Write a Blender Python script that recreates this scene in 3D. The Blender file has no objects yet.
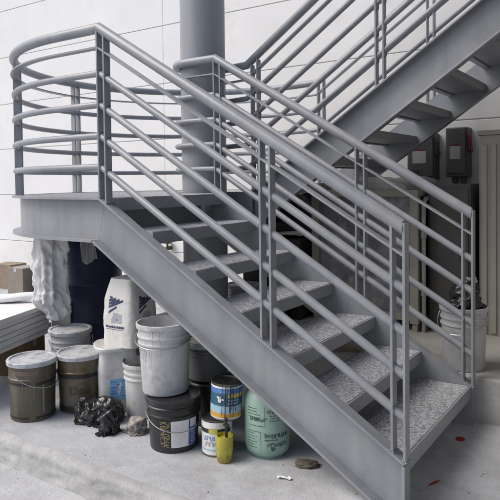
import bpy, bmesh, math, random
from mathutils import Vector, Matrix
from math import sin, cos, pi, radians, atan2, hypot

random.seed(7)
scene = bpy.context.scene
COL = scene.collection

# ------------------------------------------------------------------ materials
def mat(name, base, rough=.5, metal=0.0, var=.0, vscale=6.0, bump=0.0, bscale=60.0, spec=.5,
        stain=None, stain_scale=2.0, stain_lo=.5, stain_hi=.7, transmission=0.0, coat=0.0, detail=6.0, grit=0.0):
    m = bpy.data.materials.new(name); m.use_nodes = True
    nt = m.node_tree; b = nt.nodes['Principled BSDF']
    b.inputs['Roughness'].default_value = rough
    b.inputs['Metallic'].default_value = metal
    b.inputs['Specular IOR Level'].default_value = spec
    b.inputs['Transmission Weight'].default_value = transmission
    b.inputs['Coat Weight'].default_value = coat
    tc = nt.nodes.new('ShaderNodeTexCoord')
    src = None
    if var > 0 or stain:
        n = nt.nodes.new('ShaderNodeTexNoise'); n.inputs['Scale'].default_value = vscale; n.inputs['Detail'].default_value = detail
        n.inputs['Roughness'].default_value = .65
        nt.links.new(tc.outputs['Object'], n.inputs['Vector'])
        r = nt.nodes.new('ShaderNodeValToRGB')
        r.color_ramp.elements[0].position = .3; r.color_ramp.elements[1].position = .7
        r.color_ramp.elements[0].color = tuple(max(0, c*(1-var)) for c in base)+(1,)
        r.color_ramp.elements[1].color = tuple(min(1, c*(1+var)) for c in base)+(1,)
        nt.links.new(n.outputs['Fac'], r.inputs['Fac']); src = r.outputs['Color']
        if stain:
            n2 = nt.nodes.new('ShaderNodeTexNoise'); n2.inputs['Scale'].default_value = stain_scale; n2.inputs['Detail'].default_value = 8
            n2.inputs['Roughness'].default_value = .7
            nt.links.new(tc.outputs['Object'], n2.inputs['Vector'])
            r2 = nt.nodes.new('ShaderNodeValToRGB')
            r2.color_ramp.elements[0].position = stain_lo; r2.color_ramp.elements[1].position = stain_hi
            nt.links.new(n2.outputs['Fac'], r2.inputs['Fac'])
            mx = nt.nodes.new('ShaderNodeMix'); mx.data_type = 'RGBA'
            nt.links.new(r2.outputs['Color'], mx.inputs[0]); nt.links.new(src, mx.inputs[6])
            mx.inputs[7].default_value = tuple(stain)+(1,)
            src = mx.outputs[2]
        nt.links.new(src, b.inputs['Base Color'])
        rr = nt.nodes.new('ShaderNodeMapRange'); rr.inputs['To Min'].default_value = max(.05, rough-.1); rr.inputs['To Max'].default_value = min(1, rough+.12)
        nt.links.new(n.outputs['Fac'], rr.inputs['Value']); nt.links.new(rr.outputs['Result'], b.inputs['Roughness'])
    else:
        b.inputs['Base Color'].default_value = tuple(base)+(1,)
    if grit > 0:
        v = nt.nodes.new('ShaderNodeTexNoise'); v.inputs['Scale'].default_value = 170; v.inputs['Detail'].default_value = 3
        nt.links.new(tc.outputs['Object'], v.inputs['Vector'])
        rg = nt.nodes.new('ShaderNodeValToRGB'); e = rg.color_ramp.elements
        e[0].position = .34; e[0].color = (1-grit,)*3+(1,); e[1].position = .46; e[1].color = (1, 1, 1, 1)
        nt.links.new(v.outputs['Fac'], rg.inputs['Fac'])
        mg = nt.nodes.new('ShaderNodeMix'); mg.data_type = 'RGBA'; mg.blend_type = 'MULTIPLY'; mg.inputs[0].default_value = 1
        nt.links.new(b.inputs['Base Color'].links[0].from_socket, mg.inputs[6]); nt.links.new(rg.outputs['Color'], mg.inputs[7]); nt.links.new(mg.outputs[2], b.inputs['Base Color'])
    if bump > 0:
        n3 = nt.nodes.new('ShaderNodeTexNoise'); n3.inputs['Scale'].default_value = bscale; n3.inputs['Detail'].default_value = 5
        nt.links.new(tc.outputs['Object'], n3.inputs['Vector'])
        bp = nt.nodes.new('ShaderNodeBump'); bp.inputs['Strength'].default_value = bump; bp.inputs['Distance'].default_value = .01
        nt.links.new(n3.outputs['Fac'], bp.inputs['Height']); nt.links.new(bp.outputs['Normal'], b.inputs['Normal'])
    return m

def speckle_mat(name, lo, mid, hi, scale):
    m = mat(name, mid, rough=.85, var=.28, vscale=5, bump=.0, detail=9)
    nt = m.node_tree; b = nt.nodes['Principled BSDF']
    tc = [n for n in nt.nodes if n.type == 'TEX_COORD'][0]
    prev = b.inputs['Base Color'].links[0].from_socket
    v = nt.nodes.new('ShaderNodeTexVoronoi'); v.inputs['Scale'].default_value = scale; v.inputs['Randomness'].default_value = 1
    nt.links.new(tc.outputs['Object'], v.inputs['Vector'])
    sp = nt.nodes.new('ShaderNodeSeparateColor'); nt.links.new(v.outputs['Color'], sp.inputs[0])
    r = nt.nodes.new('ShaderNodeValToRGB'); r.color_ramp.interpolation = 'CONSTANT'
    e = r.color_ramp.elements; e[0].position = 0; e[0].color = tuple(lo)+(1,)
    e[1].position = .22; e[1].color = tuple(mid)+(1,)
    x = e.new(.62); x.color = tuple(hi)+(1,)
    nt.links.new(sp.outputs[0], r.inputs['Fac'])
    mx = nt.nodes.new('ShaderNodeMix'); mx.data_type = 'RGBA'; mx.inputs[0].default_value = .72
    nt.links.new(prev, mx.inputs[6]); nt.links.new(r.outputs['Color'], mx.inputs[7]); nt.links.new(mx.outputs[2], b.inputs['Base Color'])
    bp = nt.nodes.new('ShaderNodeBump'); bp.inputs['Strength'].default_value = .6; bp.inputs['Distance'].default_value = .004
    nt.links.new(v.outputs['Distance'], bp.inputs['Height']); nt.links.new(bp.outputs['Normal'], b.inputs['Normal'])
    return m

def wear(m, streak=.12, scuff=(.13, .12, .11), amount=.45):
    nt = m.node_tree; b = nt.nodes['Principled BSDF']
    tc = [n for n in nt.nodes if n.type == 'TEX_COORD'][0]; prev = b.inputs['Base Color'].links[0].from_socket
    mp = nt.nodes.new('ShaderNodeMapping'); mp.inputs['Scale'].default_value = (11, 11, .9); nt.links.new(tc.outputs['Object'], mp.inputs['Vector'])
    n = nt.nodes.new('ShaderNodeTexNoise'); n.inputs['Scale'].default_value = 1.4; n.inputs['Detail'].default_value = 5; nt.links.new(mp.outputs['Vector'], n.inputs['Vector'])
    r = nt.nodes.new('ShaderNodeValToRGB'); e = r.color_ramp.elements; e[0].position = .32; e[0].color = (1-streak,)*3+(1,); e[1].position = .62; e[1].color = (1, 1, 1, 1)
    nt.links.new(n.outputs['Fac'], r.inputs['Fac'])
    m1 = nt.nodes.new('ShaderNodeMix'); m1.data_type = 'RGBA'; m1.blend_type = 'MULTIPLY'; m1.inputs[0].default_value = 1
    nt.links.new(prev, m1.inputs[6]); nt.links.new(r.outputs['Color'], m1.inputs[7])
    n2 = nt.nodes.new('ShaderNodeTexNoise'); n2.inputs['Scale'].default_value = 17; n2.inputs['Detail'].default_value = 9; n2.inputs['Roughness'].default_value = .72; nt.links.new(tc.outputs['Object'], n2.inputs['Vector'])
    r2 = nt.nodes.new('ShaderNodeMapRange'); r2.inputs['From Min'].default_value = .645; r2.inputs['From Max'].default_value = .70; r2.inputs['To Max'].default_value = amount; nt.links.new(n2.outputs['Fac'], r2.inputs['Value'])
    m2 = nt.nodes.new('ShaderNodeMix'); m2.data_type = 'RGBA'; nt.links.new(r2.outputs['Result'], m2.inputs[0]); nt.links.new(m1.outputs[2], m2.inputs[6]); m2.inputs[7].default_value = tuple(scuff)+(1,)
    nt.links.new(m2.outputs[2], b.inputs['Base Color'])
    return m
PAINT = mat('grey_steel_paint', (.245, .262, .288), rough=.38, var=.13, vscale=2.6, bump=.05, bscale=22, stain=(.285, .29, .29), stain_scale=3.2, stain_lo=.5, stain_hi=.85)
COLUMN = mat('column_paint', (.262, .28, .305), rough=.5, var=.08, vscale=1.6, bump=.04, bscale=16)
wear(PAINT); wear(COLUMN, .10, (.17, .165, .16), .3)
TREAD = speckle_mat('tread_concrete', (.13, .135, .145), (.28, .29, .31), (.47, .485, .51), 118)
DECKC = speckle_mat('deck_concrete', (.14, .14, .145), (.33, .34, .35), (.52, .53, .55), 95)
WALL = mat('wall_concrete', (.73, .73, .725), rough=.85, var=.05, vscale=1.4, bump=.12, bscale=30, stain=(.62, .605, .575), stain_scale=1.3, stain_lo=.56, stain_hi=.82)
JOINT = mat('wall_joint', (.60, .59, .58), rough=.9, var=.1)
SLAB = mat('slab_concrete', (.43, .445, .47), rough=.9, var=.13, vscale=5, bump=.3, bscale=60, stain=(.29, .295, .31), stain_scale=2.6, stain_lo=.46, stain_hi=.70, detail=12, grit=.14)
KERB = mat('kerb_concrete', (.40, .405, .41), rough=.95, var=.14, vscale=9, bump=.4, bscale=60, stain=(.30, .30, .30), stain_scale=4, stain_lo=.42, stain_hi=.72, grit=.15)
ROAD = mat('road_concrete', (.43, .44, .455), rough=.92, var=.16, vscale=4, bump=.5, bscale=40, stain=(.38, .38, .385), stain_scale=3.4, stain_lo=.48, stain_hi=.72, detail=12, grit=.16)
PLINTH = mat('plinth_concrete', (.38, .375, .36), rough=.92, var=.16, vscale=5, bump=.4, bscale=35, stain=(.2, .19, .18), stain_scale=2.5, stain_lo=.5, stain_hi=.75)
PWHITE = mat('white_plastic', (.58, .585, .58), rough=.42, var=.09, vscale=9, stain=(.36, .355, .34), stain_scale=8, stain_lo=.52, stain_hi=.72)
PGREY = mat('greyish_plastic', (.45, .46, .465), rough=.45, var=.10, vscale=9, stain=(.29, .29, .28), stain_scale=9, stain_lo=.5, stain_hi=.7)
PGREY2 = mat('dull_grey_metal', (.26, .265, .27), rough=.5, var=.2, vscale=7, stain=(.15, .145, .14), stain_scale=6, stain_lo=.5, stain_hi=.7)
PDGREY = mat('dark_grey_plastic', (.13, .135, .14), rough=.45, var=.15, vscale=9, stain=(.22, .22, .22), stain_scale=6, stain_lo=.55, stain_hi=.8)
LIDW = mat('dusty_lid', (.46, .48, .50), rough=.5, var=.16, vscale=14, stain=(.24, .25, .27), stain_scale=12, stain_lo=.48, stain_hi=.62)
PBLACK = mat('black_plastic', (.022, .023, .026), rough=.38, var=.3, vscale=7, stain=(.10, .10, .10), stain_scale=8, stain_lo=.55, stain_hi=.85)
BROWNM = mat('stained_brown_metal', (.135, .102, .052), rough=.4, metal=.25, var=.35, vscale=7, stain=(.19, .18, .16), stain_scale=5, stain_lo=.42, stain_hi=.65)
DIRTYM = mat('grimy_grey_metal', (.135, .125, .10), rough=.42, metal=.25, var=.3, vscale=8, stain=(.085, .068, .04), stain_scale=4, stain_lo=.45, stain_hi=.7)
DIRTYM2 = mat('dried_cement', (.24, .235, .215), rough=.8, var=.2, vscale=20)
INKBR = mat('faded_brown_ink', (.078, .06, .034), rough=.5, var=.3, vscale=40)
RUST = mat('rusty_orange', (.20, .105, .06), rough=.6, var=.35, vscale=14, stain=(.15, .13, .105), stain_scale=16, stain_lo=.4, stain_hi=.55)
DARKBAND = mat('dark_band', (.022, .02, .018), rough=.5, var=.3, vscale=20)
WIRE = mat('wire_steel', (.42, .42, .42), rough=.35, metal=.8)
NAVY = mat('navy_plastic', (.016, .021, .062), rough=.42, var=.25, vscale=4, stain=(.025, .034, .095), stain_scale=3)
BAGW = mat('white_film', (.74, .745, .75), rough=.4, var=.03, vscale=8, bump=.15, bscale=25, transmission=.0)
def translucent(m, fac):
    nt = m.node_tree; b = nt.nodes['Principled BSDF']; out = nt.nodes['Material Output']
    t = nt.nodes.new('ShaderNodeBsdfTranslucent'); t.inputs['Color'].default_value = (.8, .8, .8, 1)
    mx = nt.nodes.new('ShaderNodeMixShader'); mx.inputs[0].default_value = fac
    nt.links.new(b.outputs[0], mx.inputs[1]); nt.links.new(t.outputs[0], mx.inputs[2]); nt.links.new(mx.outputs[0], out.inputs['Surface'])
FILM = mat('translucent_film', (.80, .80, .81), rough=.35, var=.02, vscale=8, bump=.12, bscale=30); translucent(FILM, .35)
SHEETW = mat('white_board', (.76, .76, .755), rough=.6, var=.04, vscale=10)
SACK = mat('white_paper', (.66, .655, .63), rough=.75, var=.04, vscale=10, bump=.25, bscale=18)
INKN = mat('navy_ink', (.05, .055, .12), rough=.7)
INKB = mat('black_ink', (.03, .035, .035), rough=.7)
INKG = mat('grey_ink', (.38, .385, .43), rough=.7)
INKT = mat('tank_ink', (.06, .10, .085), rough=.7, var=.5, vscale=60)
CYAN = mat('cyan_label', (.20, .42, .62), rough=.55, var=.08, vscale=30)
LWHITE = mat('white_label', (.72, .725, .73), rough=.5, var=.02, vscale=30)
LBLUE = mat('blue_label', (.055, .10, .30), rough=.5, var=.08, vscale=30)
LTEAL = mat('teal_label', (.03, .11, .17), rough=.45, var=.1, vscale=30)
LSKY = mat('sky_label', (.33, .50, .60), rough=.45, var=.15, vscale=30)
LROYAL = mat('royal_label', (.08, .18, .48), rough=.45, var=.06, vscale=30)
LORANGE = mat('orange_label', (.60, .33, .05), rough=.45, var=.1, vscale=30)
LYELL = mat('yellow_label', (.50, .46, .10), rough=.5, var=.1, vscale=30)
GOLD = mat('faded_gold_ink', (.25, .21, .10), rough=.6, var=.4, vscale=60)
DRIP = mat('black_drip', (.012, .012, .012), rough=.25)
TINM = mat('tin_metal', (.12, .12, .12), rough=.35, metal=.6, var=.4, vscale=20)
wear(DIRTYM, .35, (.12, .06, .03), .6); wear(BROWNM, .4, (.06, .04, .02), .7); wear(PWHITE, .10, (.33, .32, .30), .4); wear(PGREY, .12, (.25, .24, .23), .4)
GREEN = mat('mint_paint', (.31, .455, .39), rough=.38, var=.07, vscale=7, stain=(.22, .33, .28), stain_scale=7, stain_lo=.52, stain_hi=.75)
YJAR = mat('yellow_painted_glass', (.42, .37, .04), rough=.18, var=.25, vscale=18, stain=(.16, .12, .03), stain_scale=14, stain_lo=.55, stain_hi=.75, coat=.5)
JARBR = mat('dried_residue', (.24, .19, .035), rough=.3, var=.4, vscale=30, coat=.3)
TRASH = mat('black_film', (.016, .016, .018), rough=.25, var=.2, vscale=6)
RAG = mat('grey_rag', (.30, .28, .26), rough=.9, var=.4, vscale=22, stain=(.07, .07, .07), stain_scale=18, stain_lo=.5, stain_hi=.62)
CARD = mat('cardboard', (.26, .205, .15), rough=.85, var=.1, vscale=8)
CARDG = mat('grey_cardboard', (.24, .21, .17), rough=.8, var=.12, vscale=8)
CARDG2 = mat('pale_grey_board', (.40, .40, .385), rough=.7, var=.06, vscale=8)
CARDD = mat('dark_cardboard', (.13, .09, .055), rough=.85, var=.2, vscale=8)
BEIGE = mat('beige_paint', (.285, .27, .23), rough=.55, var=.08, vscale=6, stain=(.20, .18, .14), stain_scale=5, stain_lo=.55, stain_hi=.8)
BEIGE2 = mat('pale_beige_paint', (.33, .32, .29), rough=.55, var=.06, vscale=6)
BROWNC = mat('dark_brown_paint', (.066, .062, .057), rough=.5, var=.2, vscale=6)
PANELD = mat('reflection_stain_panel', (.17, .175, .185), rough=.3, var=.6, vscale=3.5, stain=(.36, .36, .37), stain_scale=6, stain_lo=.52, stain_hi=.70)  # pale blotches paint mottled reflections and stains into the dark panel
BLACKM = mat('black_metal', (.02, .02, .021), rough=.5, var=.3, vscale=6)
BOXG = mat('enclosure_grey', (.085, .088, .094), rough=.45, var=.15, vscale=8)
RED = mat('red_paint', (.30, .02, .025), rough=.5)
REDD = mat('dull_red_paint', (.13, .018, .02), rough=.6)
LGREY = mat('grey_label', (.42, .42, .41), rough=.7, var=.12, vscale=30)  # plain mid-grey label tone
GRIT = mat('loose_grit', (.22, .21, .195), rough=.9, var=.6, vscale=40)
DRYLEAF = mat('dry_debris', (.10, .088, .065), rough=.85, var=.4, vscale=40)
BRASS = mat('tap_brass', (.10, .08, .05), rough=.5, metal=.5, var=.3, vscale=20)
PCAKED = mat('paint_caked_plastic', (.55, .56, .565), rough=.45, var=.10, vscale=10, bump=.25, bscale=30, stain=(.38, .385, .39), stain_scale=9, stain_lo=.52, stain_hi=.68)
wear(PCAKED, .14, (.30, .29, .27), .5)
PAINTIN = mat('paint_surface', (.48, .49, .50), rough=.35, var=.06, vscale=8)

# ------------------------------------------------------------------ object helpers
def link(name, bm, m, parent=None, smooth=False, loc=None, angle=40):
    me = bpy.data.meshes.new(name); bmesh.ops.recalc_face_normals(bm, faces=bm.faces[:])
    bm.to_mesh(me); bm.free()
    mats = m if isinstance(m, (list, tuple)) else [m]
    for x in mats: me.materials.append(x)
    if smooth:
        for p in me.polygons: p.use_smooth = True
        try: me.set_sharp_from_angle(angle=radians(angle))
        except Exception: pass
    o = bpy.data.objects.new(name, me); COL.objects.link(o)
    if parent: o.parent = parent
    if loc: o.location = loc
    return o

def thing(name, label, cat, loc=(0, 0, 0), rz=0, group=None, tilt=None):
    o = bpy.data.objects.new(name, None); COL.objects.link(o); o.empty_display_size = .1
    o.location = loc; o.rotation_euler = (tilt[0] if tilt else 0, tilt[1] if tilt else 0, rz)
    return tag(o, label, cat, group)

def tag(o, label, cat, group=None):
    o['label'] = label; o['category'] = cat
    if group: o['group'] = group
    return o

def structure(o): o['kind'] = 'structure'; return o

def box(bm, x0, x1, y0, y1, z0, z1, bev=0.0):
    vs = [bm.verts.new((x, y, z)) for x in (x0, x1) for y in (y0, y1) for z in (z0, z1)]
    idx = [(0, 1, 3, 2), (4, 6, 7, 5), (0, 4, 5, 1), (2, 3, 7, 6), (0, 2, 6, 4), (1, 5, 7, 3)]
    fs = [bm.faces.new([vs[i] for i in f]) for f in idx]
    if bev > 0:
        es = list({e for f in fs for e in f.edges})
        bmesh.ops.bevel(bm, geom=es, offset=bev, segments=2, affect='EDGES', profile=.5)
    return vs

def prism(bm, pts, ax, a0, a1, bev=0):
    """polygon pts (2D) in the plane normal to axis ax, extruded from a0 to a1"""
    def P(p, a):
        if ax == 1: return (p[0], a, p[1])
        if ax == 2: return (p[0], p[1], a)
        return (a, p[0], p[1])
    A = [bm.verts.new(P(p, a0)) for p in pts]; B = [bm.verts.new(P(p, a1)) for p in pts]
    n = len(pts); fs = [bm.faces.new(A), bm.faces.new(B[::-1])]
    for i in range(n): fs.append(bm.faces.new((A[i], B[i], B[(i+1) % n], A[(i+1) % n])))
    if bev > 0:
        bmesh.ops.bevel(bm, geom=list({e for f in fs for e in f.edges}), offset=bev, segments=2, affect='EDGES', profile=.5)

def sweep(bm, path, prof, closed_prof=True, up=Vector((0, 0, 1)), cap=True, start_n=None):
    """sweep a 2D profile (o = sideways, z = up) along a 3D path with mitred joints; sideways = dir x up"""
    path = [Vector(p) for p in path]; n = len(path); rings = []
    dirs = [(path[i+1]-path[i]).normalized() for i in range(n-1)]
    for i in range(n):
        d0 = dirs[max(0, i-1)]; d1 = dirs[min(n-2, i)]
        t = (d0+d1)
        t = t.normalized() if t.length > 1e-6 else d1
        # project the profile of the incoming segment on to the mitre plane
        s = d0.cross(up).normalized(); u = s.cross(d0).normalized()
        if i == 0: s = d1.cross(up).normalized(); u = s.cross(d1).normalized(); d0 = d1
        if i == 0 and start_n: t = Vector(start_n)
        ring = []
        for (a, b) in prof:
            p = path[i]+s*a+u*b
            k = (path[i]-p).dot(t)/d0.dot(t)
            ring.append(bm.verts.new(p+d0*k))
        rings.append(ring)
    m = len(prof)
    for i in range(n-1):
        for j in range(m):
            bm.faces.new((rings[i][j], rings[i][(j+1) % m], rings[i+1][(j+1) % m], rings[i+1][j]))
    if cap:
        bm.faces.new(rings[0][::-1]); bm.faces.new(rings[-1])

def circ(r, n=14): return [(r*cos(2*pi*k/n), r*sin(2*pi*k/n)) for k in range(n)]
def tube(bm, path, r, n=14, cap=True, start_n=None):
    P = [Vector(p) for p in path]
    if all(abs((b-a).normalized().z) < .97 for a, b in zip(P, P[1:])): return sweep(bm, path, circ(r, n), cap=cap, start_n=start_n)
    T = [((P[min(i+1, len(P)-1)]-P[i]).normalized()+(P[i]-P[max(i-1, 0)]).normalized()).normalized() for i in range(len(P))]
    u = T[0].orthogonal().normalized(); rings = []
    for i, p in enumerate(P):
        u = (u-T[i]*u.dot(T[i])).normalized(); w_ = T[i].cross(u)
        rings.append([bm.verts.new(p+u*r*cos(2*pi*k/n)+w_*r*sin(2*pi*k/n)) for k in range(n)])
    for a, b in zip(rings, rings[1:]):
        for k in range(n): bm.faces.new((a[k], a[(k+1) % n], b[(k+1) % n], b[k]))
    if cap: bm.faces.new(rings[0][::-1]); bm.faces.new(rings[-1])

def lathe(bm, prof, n=48, cap0=True, cap1=True):
    rings = []
    for (r, z) in prof: rings.append([bm.verts.new((r*cos(2*pi*k/n), r*sin(2*pi*k/n), z)) for k in range(n)])
    for i in range(len(rings)-1):
        for k in range(n): bm.faces.new((rings[i][k], rings[i][(k+1) % n], rings[i+1][(k+1) % n], rings[i+1][k]))
    if cap0: bm.faces.new(rings[0][::-1])
    if cap1: bm.faces.new(rings[-1])

def rfun(prof):
    def f(z):
        for (r0, z0), (r1, z1) in zip(prof, prof[1:]):
            if z0 <= z <= z1 and z1 > z0: return r0+(r1-r0)*(z-z0)/(z1-z0)
        return prof[-1][0]
    return f

def patch(bm, rf, a0, a1, z0, z1, off=.0012, na=12, nz=2, thick=.0008):
    """a thin label wrapped on a round body: outer and inner skin"""
    def grid(o):
        return [[bm.verts.new(((rf(z0+(z1-z0)*j/nz)+o)*cos(a0+(a1-a0)*i/na), (rf(z0+(z1-z0)*j/nz)+o)*sin(a0+(a1-a0)*i/na), z0+(z1-z0)*j/nz)) for j in range(nz+1)] for i in range(na+1)]
    g = grid(off)
    for i in range(na):
        for j in range(nz): bm.faces.new((g[i][j], g[i+1][j], g[i+1][j+1], g[i][j+1]))
    return g

def marks(bm, rf, a0, a1, z0, z1, rows, off=.0022, fill=.8, hfrac=.5, seed=0, bold=1.0):
    """rows of small printed dashes too fine to read, wrapped on a round body"""
    rnd = random.Random(seed); dz = (z1-z0)/rows
    for r in range(rows):
        zc = z1-dz*(r+.5); h = dz*hfrac*.5*bold; a = a0; rad = rf(zc)
        end = a0+(a1-a0)*rnd.uniform(fill, 1)
        while a < end:
            w = rnd.uniform(.004, .016)/rad
            patch(bm, rf, a, min(a+w, end), zc-h*rnd.uniform(.6, 1), zc+h*rnd.uniform(.6, 1), off, 2, 1)
            a += w+rnd.uniform(.0015, .004)/rad

def text_mesh(s, size, bold=False, shear=0.0, spacing=1.0):
    c = bpy.data.curves.new('t', 'FONT'); c.body = s; c.size = size; c.align_x = 'CENTER'; c.align_y = 'CENTER'; c.shear = shear
    c.space_character = spacing
    if bold: c.offset = size*.02
    o = bpy.data.objects.new('t', c); COL.objects.link(o)
    dg = bpy.context.evaluated_depsgraph_get(); me = bpy.data.meshes.new_from_object(o.evaluated_get(dg))
    bpy.data.objects.remove(o); bpy.data.curves.remove(c)
    return me

def wrap_text(name, s, size, rf, ac, zc, m, parent, off=.0024, bold=True, vertical=False, shear=0.0):
    me = text_mesh(s, size, bold, shear)
    for v in me.vertices:
        x, y = v.co.x, v.co.y
        if vertical: x, y = -y, x
        z = zc+y; r = rf(z)+off; a = ac+x/rf(zc)
        v.co = (r*cos(a), r*sin(a), z)
    me.materials.append(m)
    o = bpy.data.objects.new(name, me); COL.objects.link(o); o.parent = parent
    return o

def scribble(name, rf, ac, zc, size, n, m, parent, seed=1, vertical=False, off=.0024, wgt=.16, gap=.25):
    """printed letterforms too blurred to read: a few strokes per glyph"""
    rnd = random.Random(seed); bm = bmesh.new(); adv = size*(.62+gap*.6); x0 = -adv*(n-1)/2
    P = [(-.3, -.5), (0, -.5), (.3, -.5), (-.3, 0), (0, 0), (.3, 0), (-.3, .5), (0, .5), (.3, .5)]
    good = [(0, 6), (2, 8), (6, 8), (0, 2), (3, 5), (0, 3), (5, 8), (6, 2), (0, 8), (1, 7), (3, 6), (2, 5)]
    for g in range(n):
        for (a, b) in rnd.sample(good, 3):
            ax, ay = P[a]; bx, by = P[b]; dx, dy = bx-ax, by-ay; ln = hypot(dx, dy); nx_, ny_ = -dy/ln*wgt/2, dx/ln*wgt/2
            vs = []
            for (px, py) in ((ax+nx_, ay+ny_), (bx+nx_, by+ny_), (bx-nx_, by-ny_), (ax-nx_, ay-ny_)):
                x, y = x0+g*adv+px*size, py*size
                if vertical: x, y = -y, x
                r = rf(zc+y)+off+.00015*(g % 3); an = ac+x/rf(zc); vs.append(bm.verts.new((r*cos(an), r*sin(an), zc+y)))
            bm.faces.new(vs)
    return link(name, bm, m, parent)

CAMP = Vector((2.7553, -2.5134, .0896))
def facing(x, y): return atan2(CAMP.y-y, CAMP.x-x)

# ------------------------------------------------------------------ dimensions
ZG = -1.35          # slab top (0 = top of the landing edge channel)
ZR = -1.49          # road
ZP = -1.085         # raised plinth behind the stairs
L, S, W, WELL = 1.86, .605, 1.129, .42
SU = .684           # slope of the upper flight
YU, YF = W+WELL, 2*W+WELL
XC, YC, RO = -.405, W+WELL/2, W+WELL/2
XI, RI = -.28, WELL/2
WALLY = 3.1

# ------------------------------------------------------------------ setting
bm = bmesh.new(); bmesh.ops.create_grid(bm, x_segments=1, y_segments=1, size=60); 
for v in bm.verts: v.co.z = ZR
structure(link('ground', bm, ROAD))

# pavement slab with a worn, uneven kerb edge
import mathutils
def nz(x, y, s=1.0): return mathutils.noise.noise(Vector((x*s, y*s, 3.3)))
EY = -.47
x0, x1, nx = -4.0, 4.0, 1100
bm = bmesh.new(); rows = []
for i in range(nx+1):
    x = x0+(x1-x0)*i/nx
    e = EY+.016*nz(x, 0, 2.2)+.010*nz(x, 5, 9)
    pr = []
    for j in range(15):
        t = j/14
        if t < .25: y, z = e+.05*(1-t/.25)+.004, ZG-.012*(t/.25)**2
        else: y, z = e-.03*(t-.25), ZG-.012-(t-.25)/.75*(.14)
        r = (.009*nz(x, t*1.0, 7)+.004*nz(x, t*2.2+4, 19)+.002*nz(x, t*4+9, 47))*min(1, t*5)
        pr.append(bm.verts.new((x, y-r, z+(r*.3 if 0 < j < 14 else 0))))
    rows.append(pr)
for i in range(nx):
    for j in range(14): bm.faces.new((rows[i][j], rows[i+1][j], rows[i+1][j+1], rows[i][j+1]))
edge = [(r[0].co.x, r[0].co.y) for r in rows]
structure(link('kerb', bm, KERB, smooth=True, angle=75))
bm = bmesh.new()
top = [(-30, EY+.054)]+edge+[(30, EY+.054), (30, WALLY+.2), (-30, WALLY+.2)]
bm.faces.new([bm.verts.new((x, y, ZG)) for x, y in top])
structure(link('pavement', bm, SLAB))
for a_, b_ in ((-30, x0), (x1, 30)):
    pass

# raised concrete plinth under the upper flight
bm = bmesh.new(); box(bm, -.95, 7.0, W+.05, WALLY+.1, ZG-.05, ZP, bev=.012)
structure(link('concrete_plinth', bm, PLINTH))

# back wall of large concrete panels with open joints
def panel_wall():
    bm = bmesh.new()
    zs = [ZG-.1, -.77, -.08, .61, 1.285, 1.985, 2.68, 3.37, 4.06, 4.75]
    xs0 = [-18.0+4.2*k for k in range(7)]
    sh = -2.28-xs0[3]
    g = .0045
    for i in range(len(zs)-1):
        for k in range(len(xs0)-1):
            a, b = xs0[k]+sh, xs0[k+1]+sh
            box(bm, a+g*.35, b-g*.35, WALLY, WALLY+.1, zs[i]+g, zs[i+1]-g, bev=.004)
    t = thing('concrete_wall', 'pale grey concrete panel wall with dark joints behind the staircase', 'wall', (0, 0, 0))
    link('panel_face', bm, WALL, t)
    bm = bmesh.new(); box(bm, -14.8, 10.2, WALLY+.012, WALLY+.35, ZG-.1, 4.75); link('joint_backing', bm, JOINT, t)
panel_wall()

# ------------------------------------------------------------------ staircase
stair = thing('metal_staircase', 'grey painted steel staircase with round landing, pipe railings and two flights', 'staircase', (0, 0, ZG))
stair.location = (0, 0, 0)

def band(bm, p, q, n, t, y0, y1):
    """flange: strip from p to q (xz), thickness t along n (xz), between y0 and y1"""
    pts = [p, q, (q[0]+n[0]*t, q[1]+n[1]*t), (p[0]+n[0]*t, p[1]+n[1]*t)]
    prism(bm, pts, 1, y0, y1, bev=.002)

def lower_stringer(side):
    # side -1: near (flanges towards -y), +1: far
    yc = 0 if side < 0 else W
    yo = yc+side*.033; yi = yc-side*.035; yw = yc-side*.025
    top = [(.0, .0), (L, -S*L)]; bot_off = .305
    xf = (1.35-bot_off)/S
    poly = [(0, 0), (L, -S*L), (L, ZG), (xf, ZG), (-.065, -.268)]
    bm = bmesh.new(); prism(bm, poly, 1, yi, yw)
    sl = hypot(1, S); n = (-S/sl, -1/sl); u = (S/sl, 1/sl)
    band(bm, (0.0, 0.0), (L, -S*L), n, .013, yw, yo)                 # top flange
    band(bm, (-.065, -.268), (xf, ZG), u, .014, yw, yo)              # bottom flange
    prism(bm, [(L-.014, -S*L-.016), (L, -S*L-.016), (L, ZG), (L-.014, ZG)], 1, yw, yo, bev=.002)
    return link('stringer', bm, PAINT, stair)
lower_stringer(-1); lower_stringer(1)

def upper_stringer(side):
    yc = YU if side < 0 else YF
    yo = yc+side*.033; yi = yc-side*.035; yw = yc-side*.025
    X1 = 3.0; o = -.02
    poly = [(.04, o+SU*.04), (X1, o+SU*X1), (X1, o+SU*X1-.305), (.22, o+SU*.22-.305), (.04, -.27)]
    bm = bmesh.new(); prism(bm, poly, 1, yi, yw)
    sl = hypot(1, SU)
    band(bm, (.04, o+SU*.04), (X1, o+SU*X1), (SU/sl, -1/sl), .013, yw, yo)
    band(bm, (.22, o+SU*.22-.305), (X1, o+SU*X1-.305), (-SU/sl, 1/sl), .014, yw, yo)
    return link('stringer', bm, PAINT, stair)
upper_stringer(-1); upper_stringer(1)

def arc_outer(z, r=RO, n=56):
    """from the near kink round the outside of the landing to the far kink"""
    pts = [(XC, YC-r, z)]
    pts += [(XC+r*cos(a), YC+r*sin(a), z) for a in [(-pi/2)-pi*k/n for k in range(1, n)]]
    pts += [(XC, YC+r, z)]
    return pts
def arc_inner(z, r=RI, n=20):
    """from the lower flight side round the column to the upper flight side"""
    return [(XI+r*cos(a), YC+r*sin(a), z) for a in [-pi/2-pi*k/n for k in range(0, n+1)]]

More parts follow.
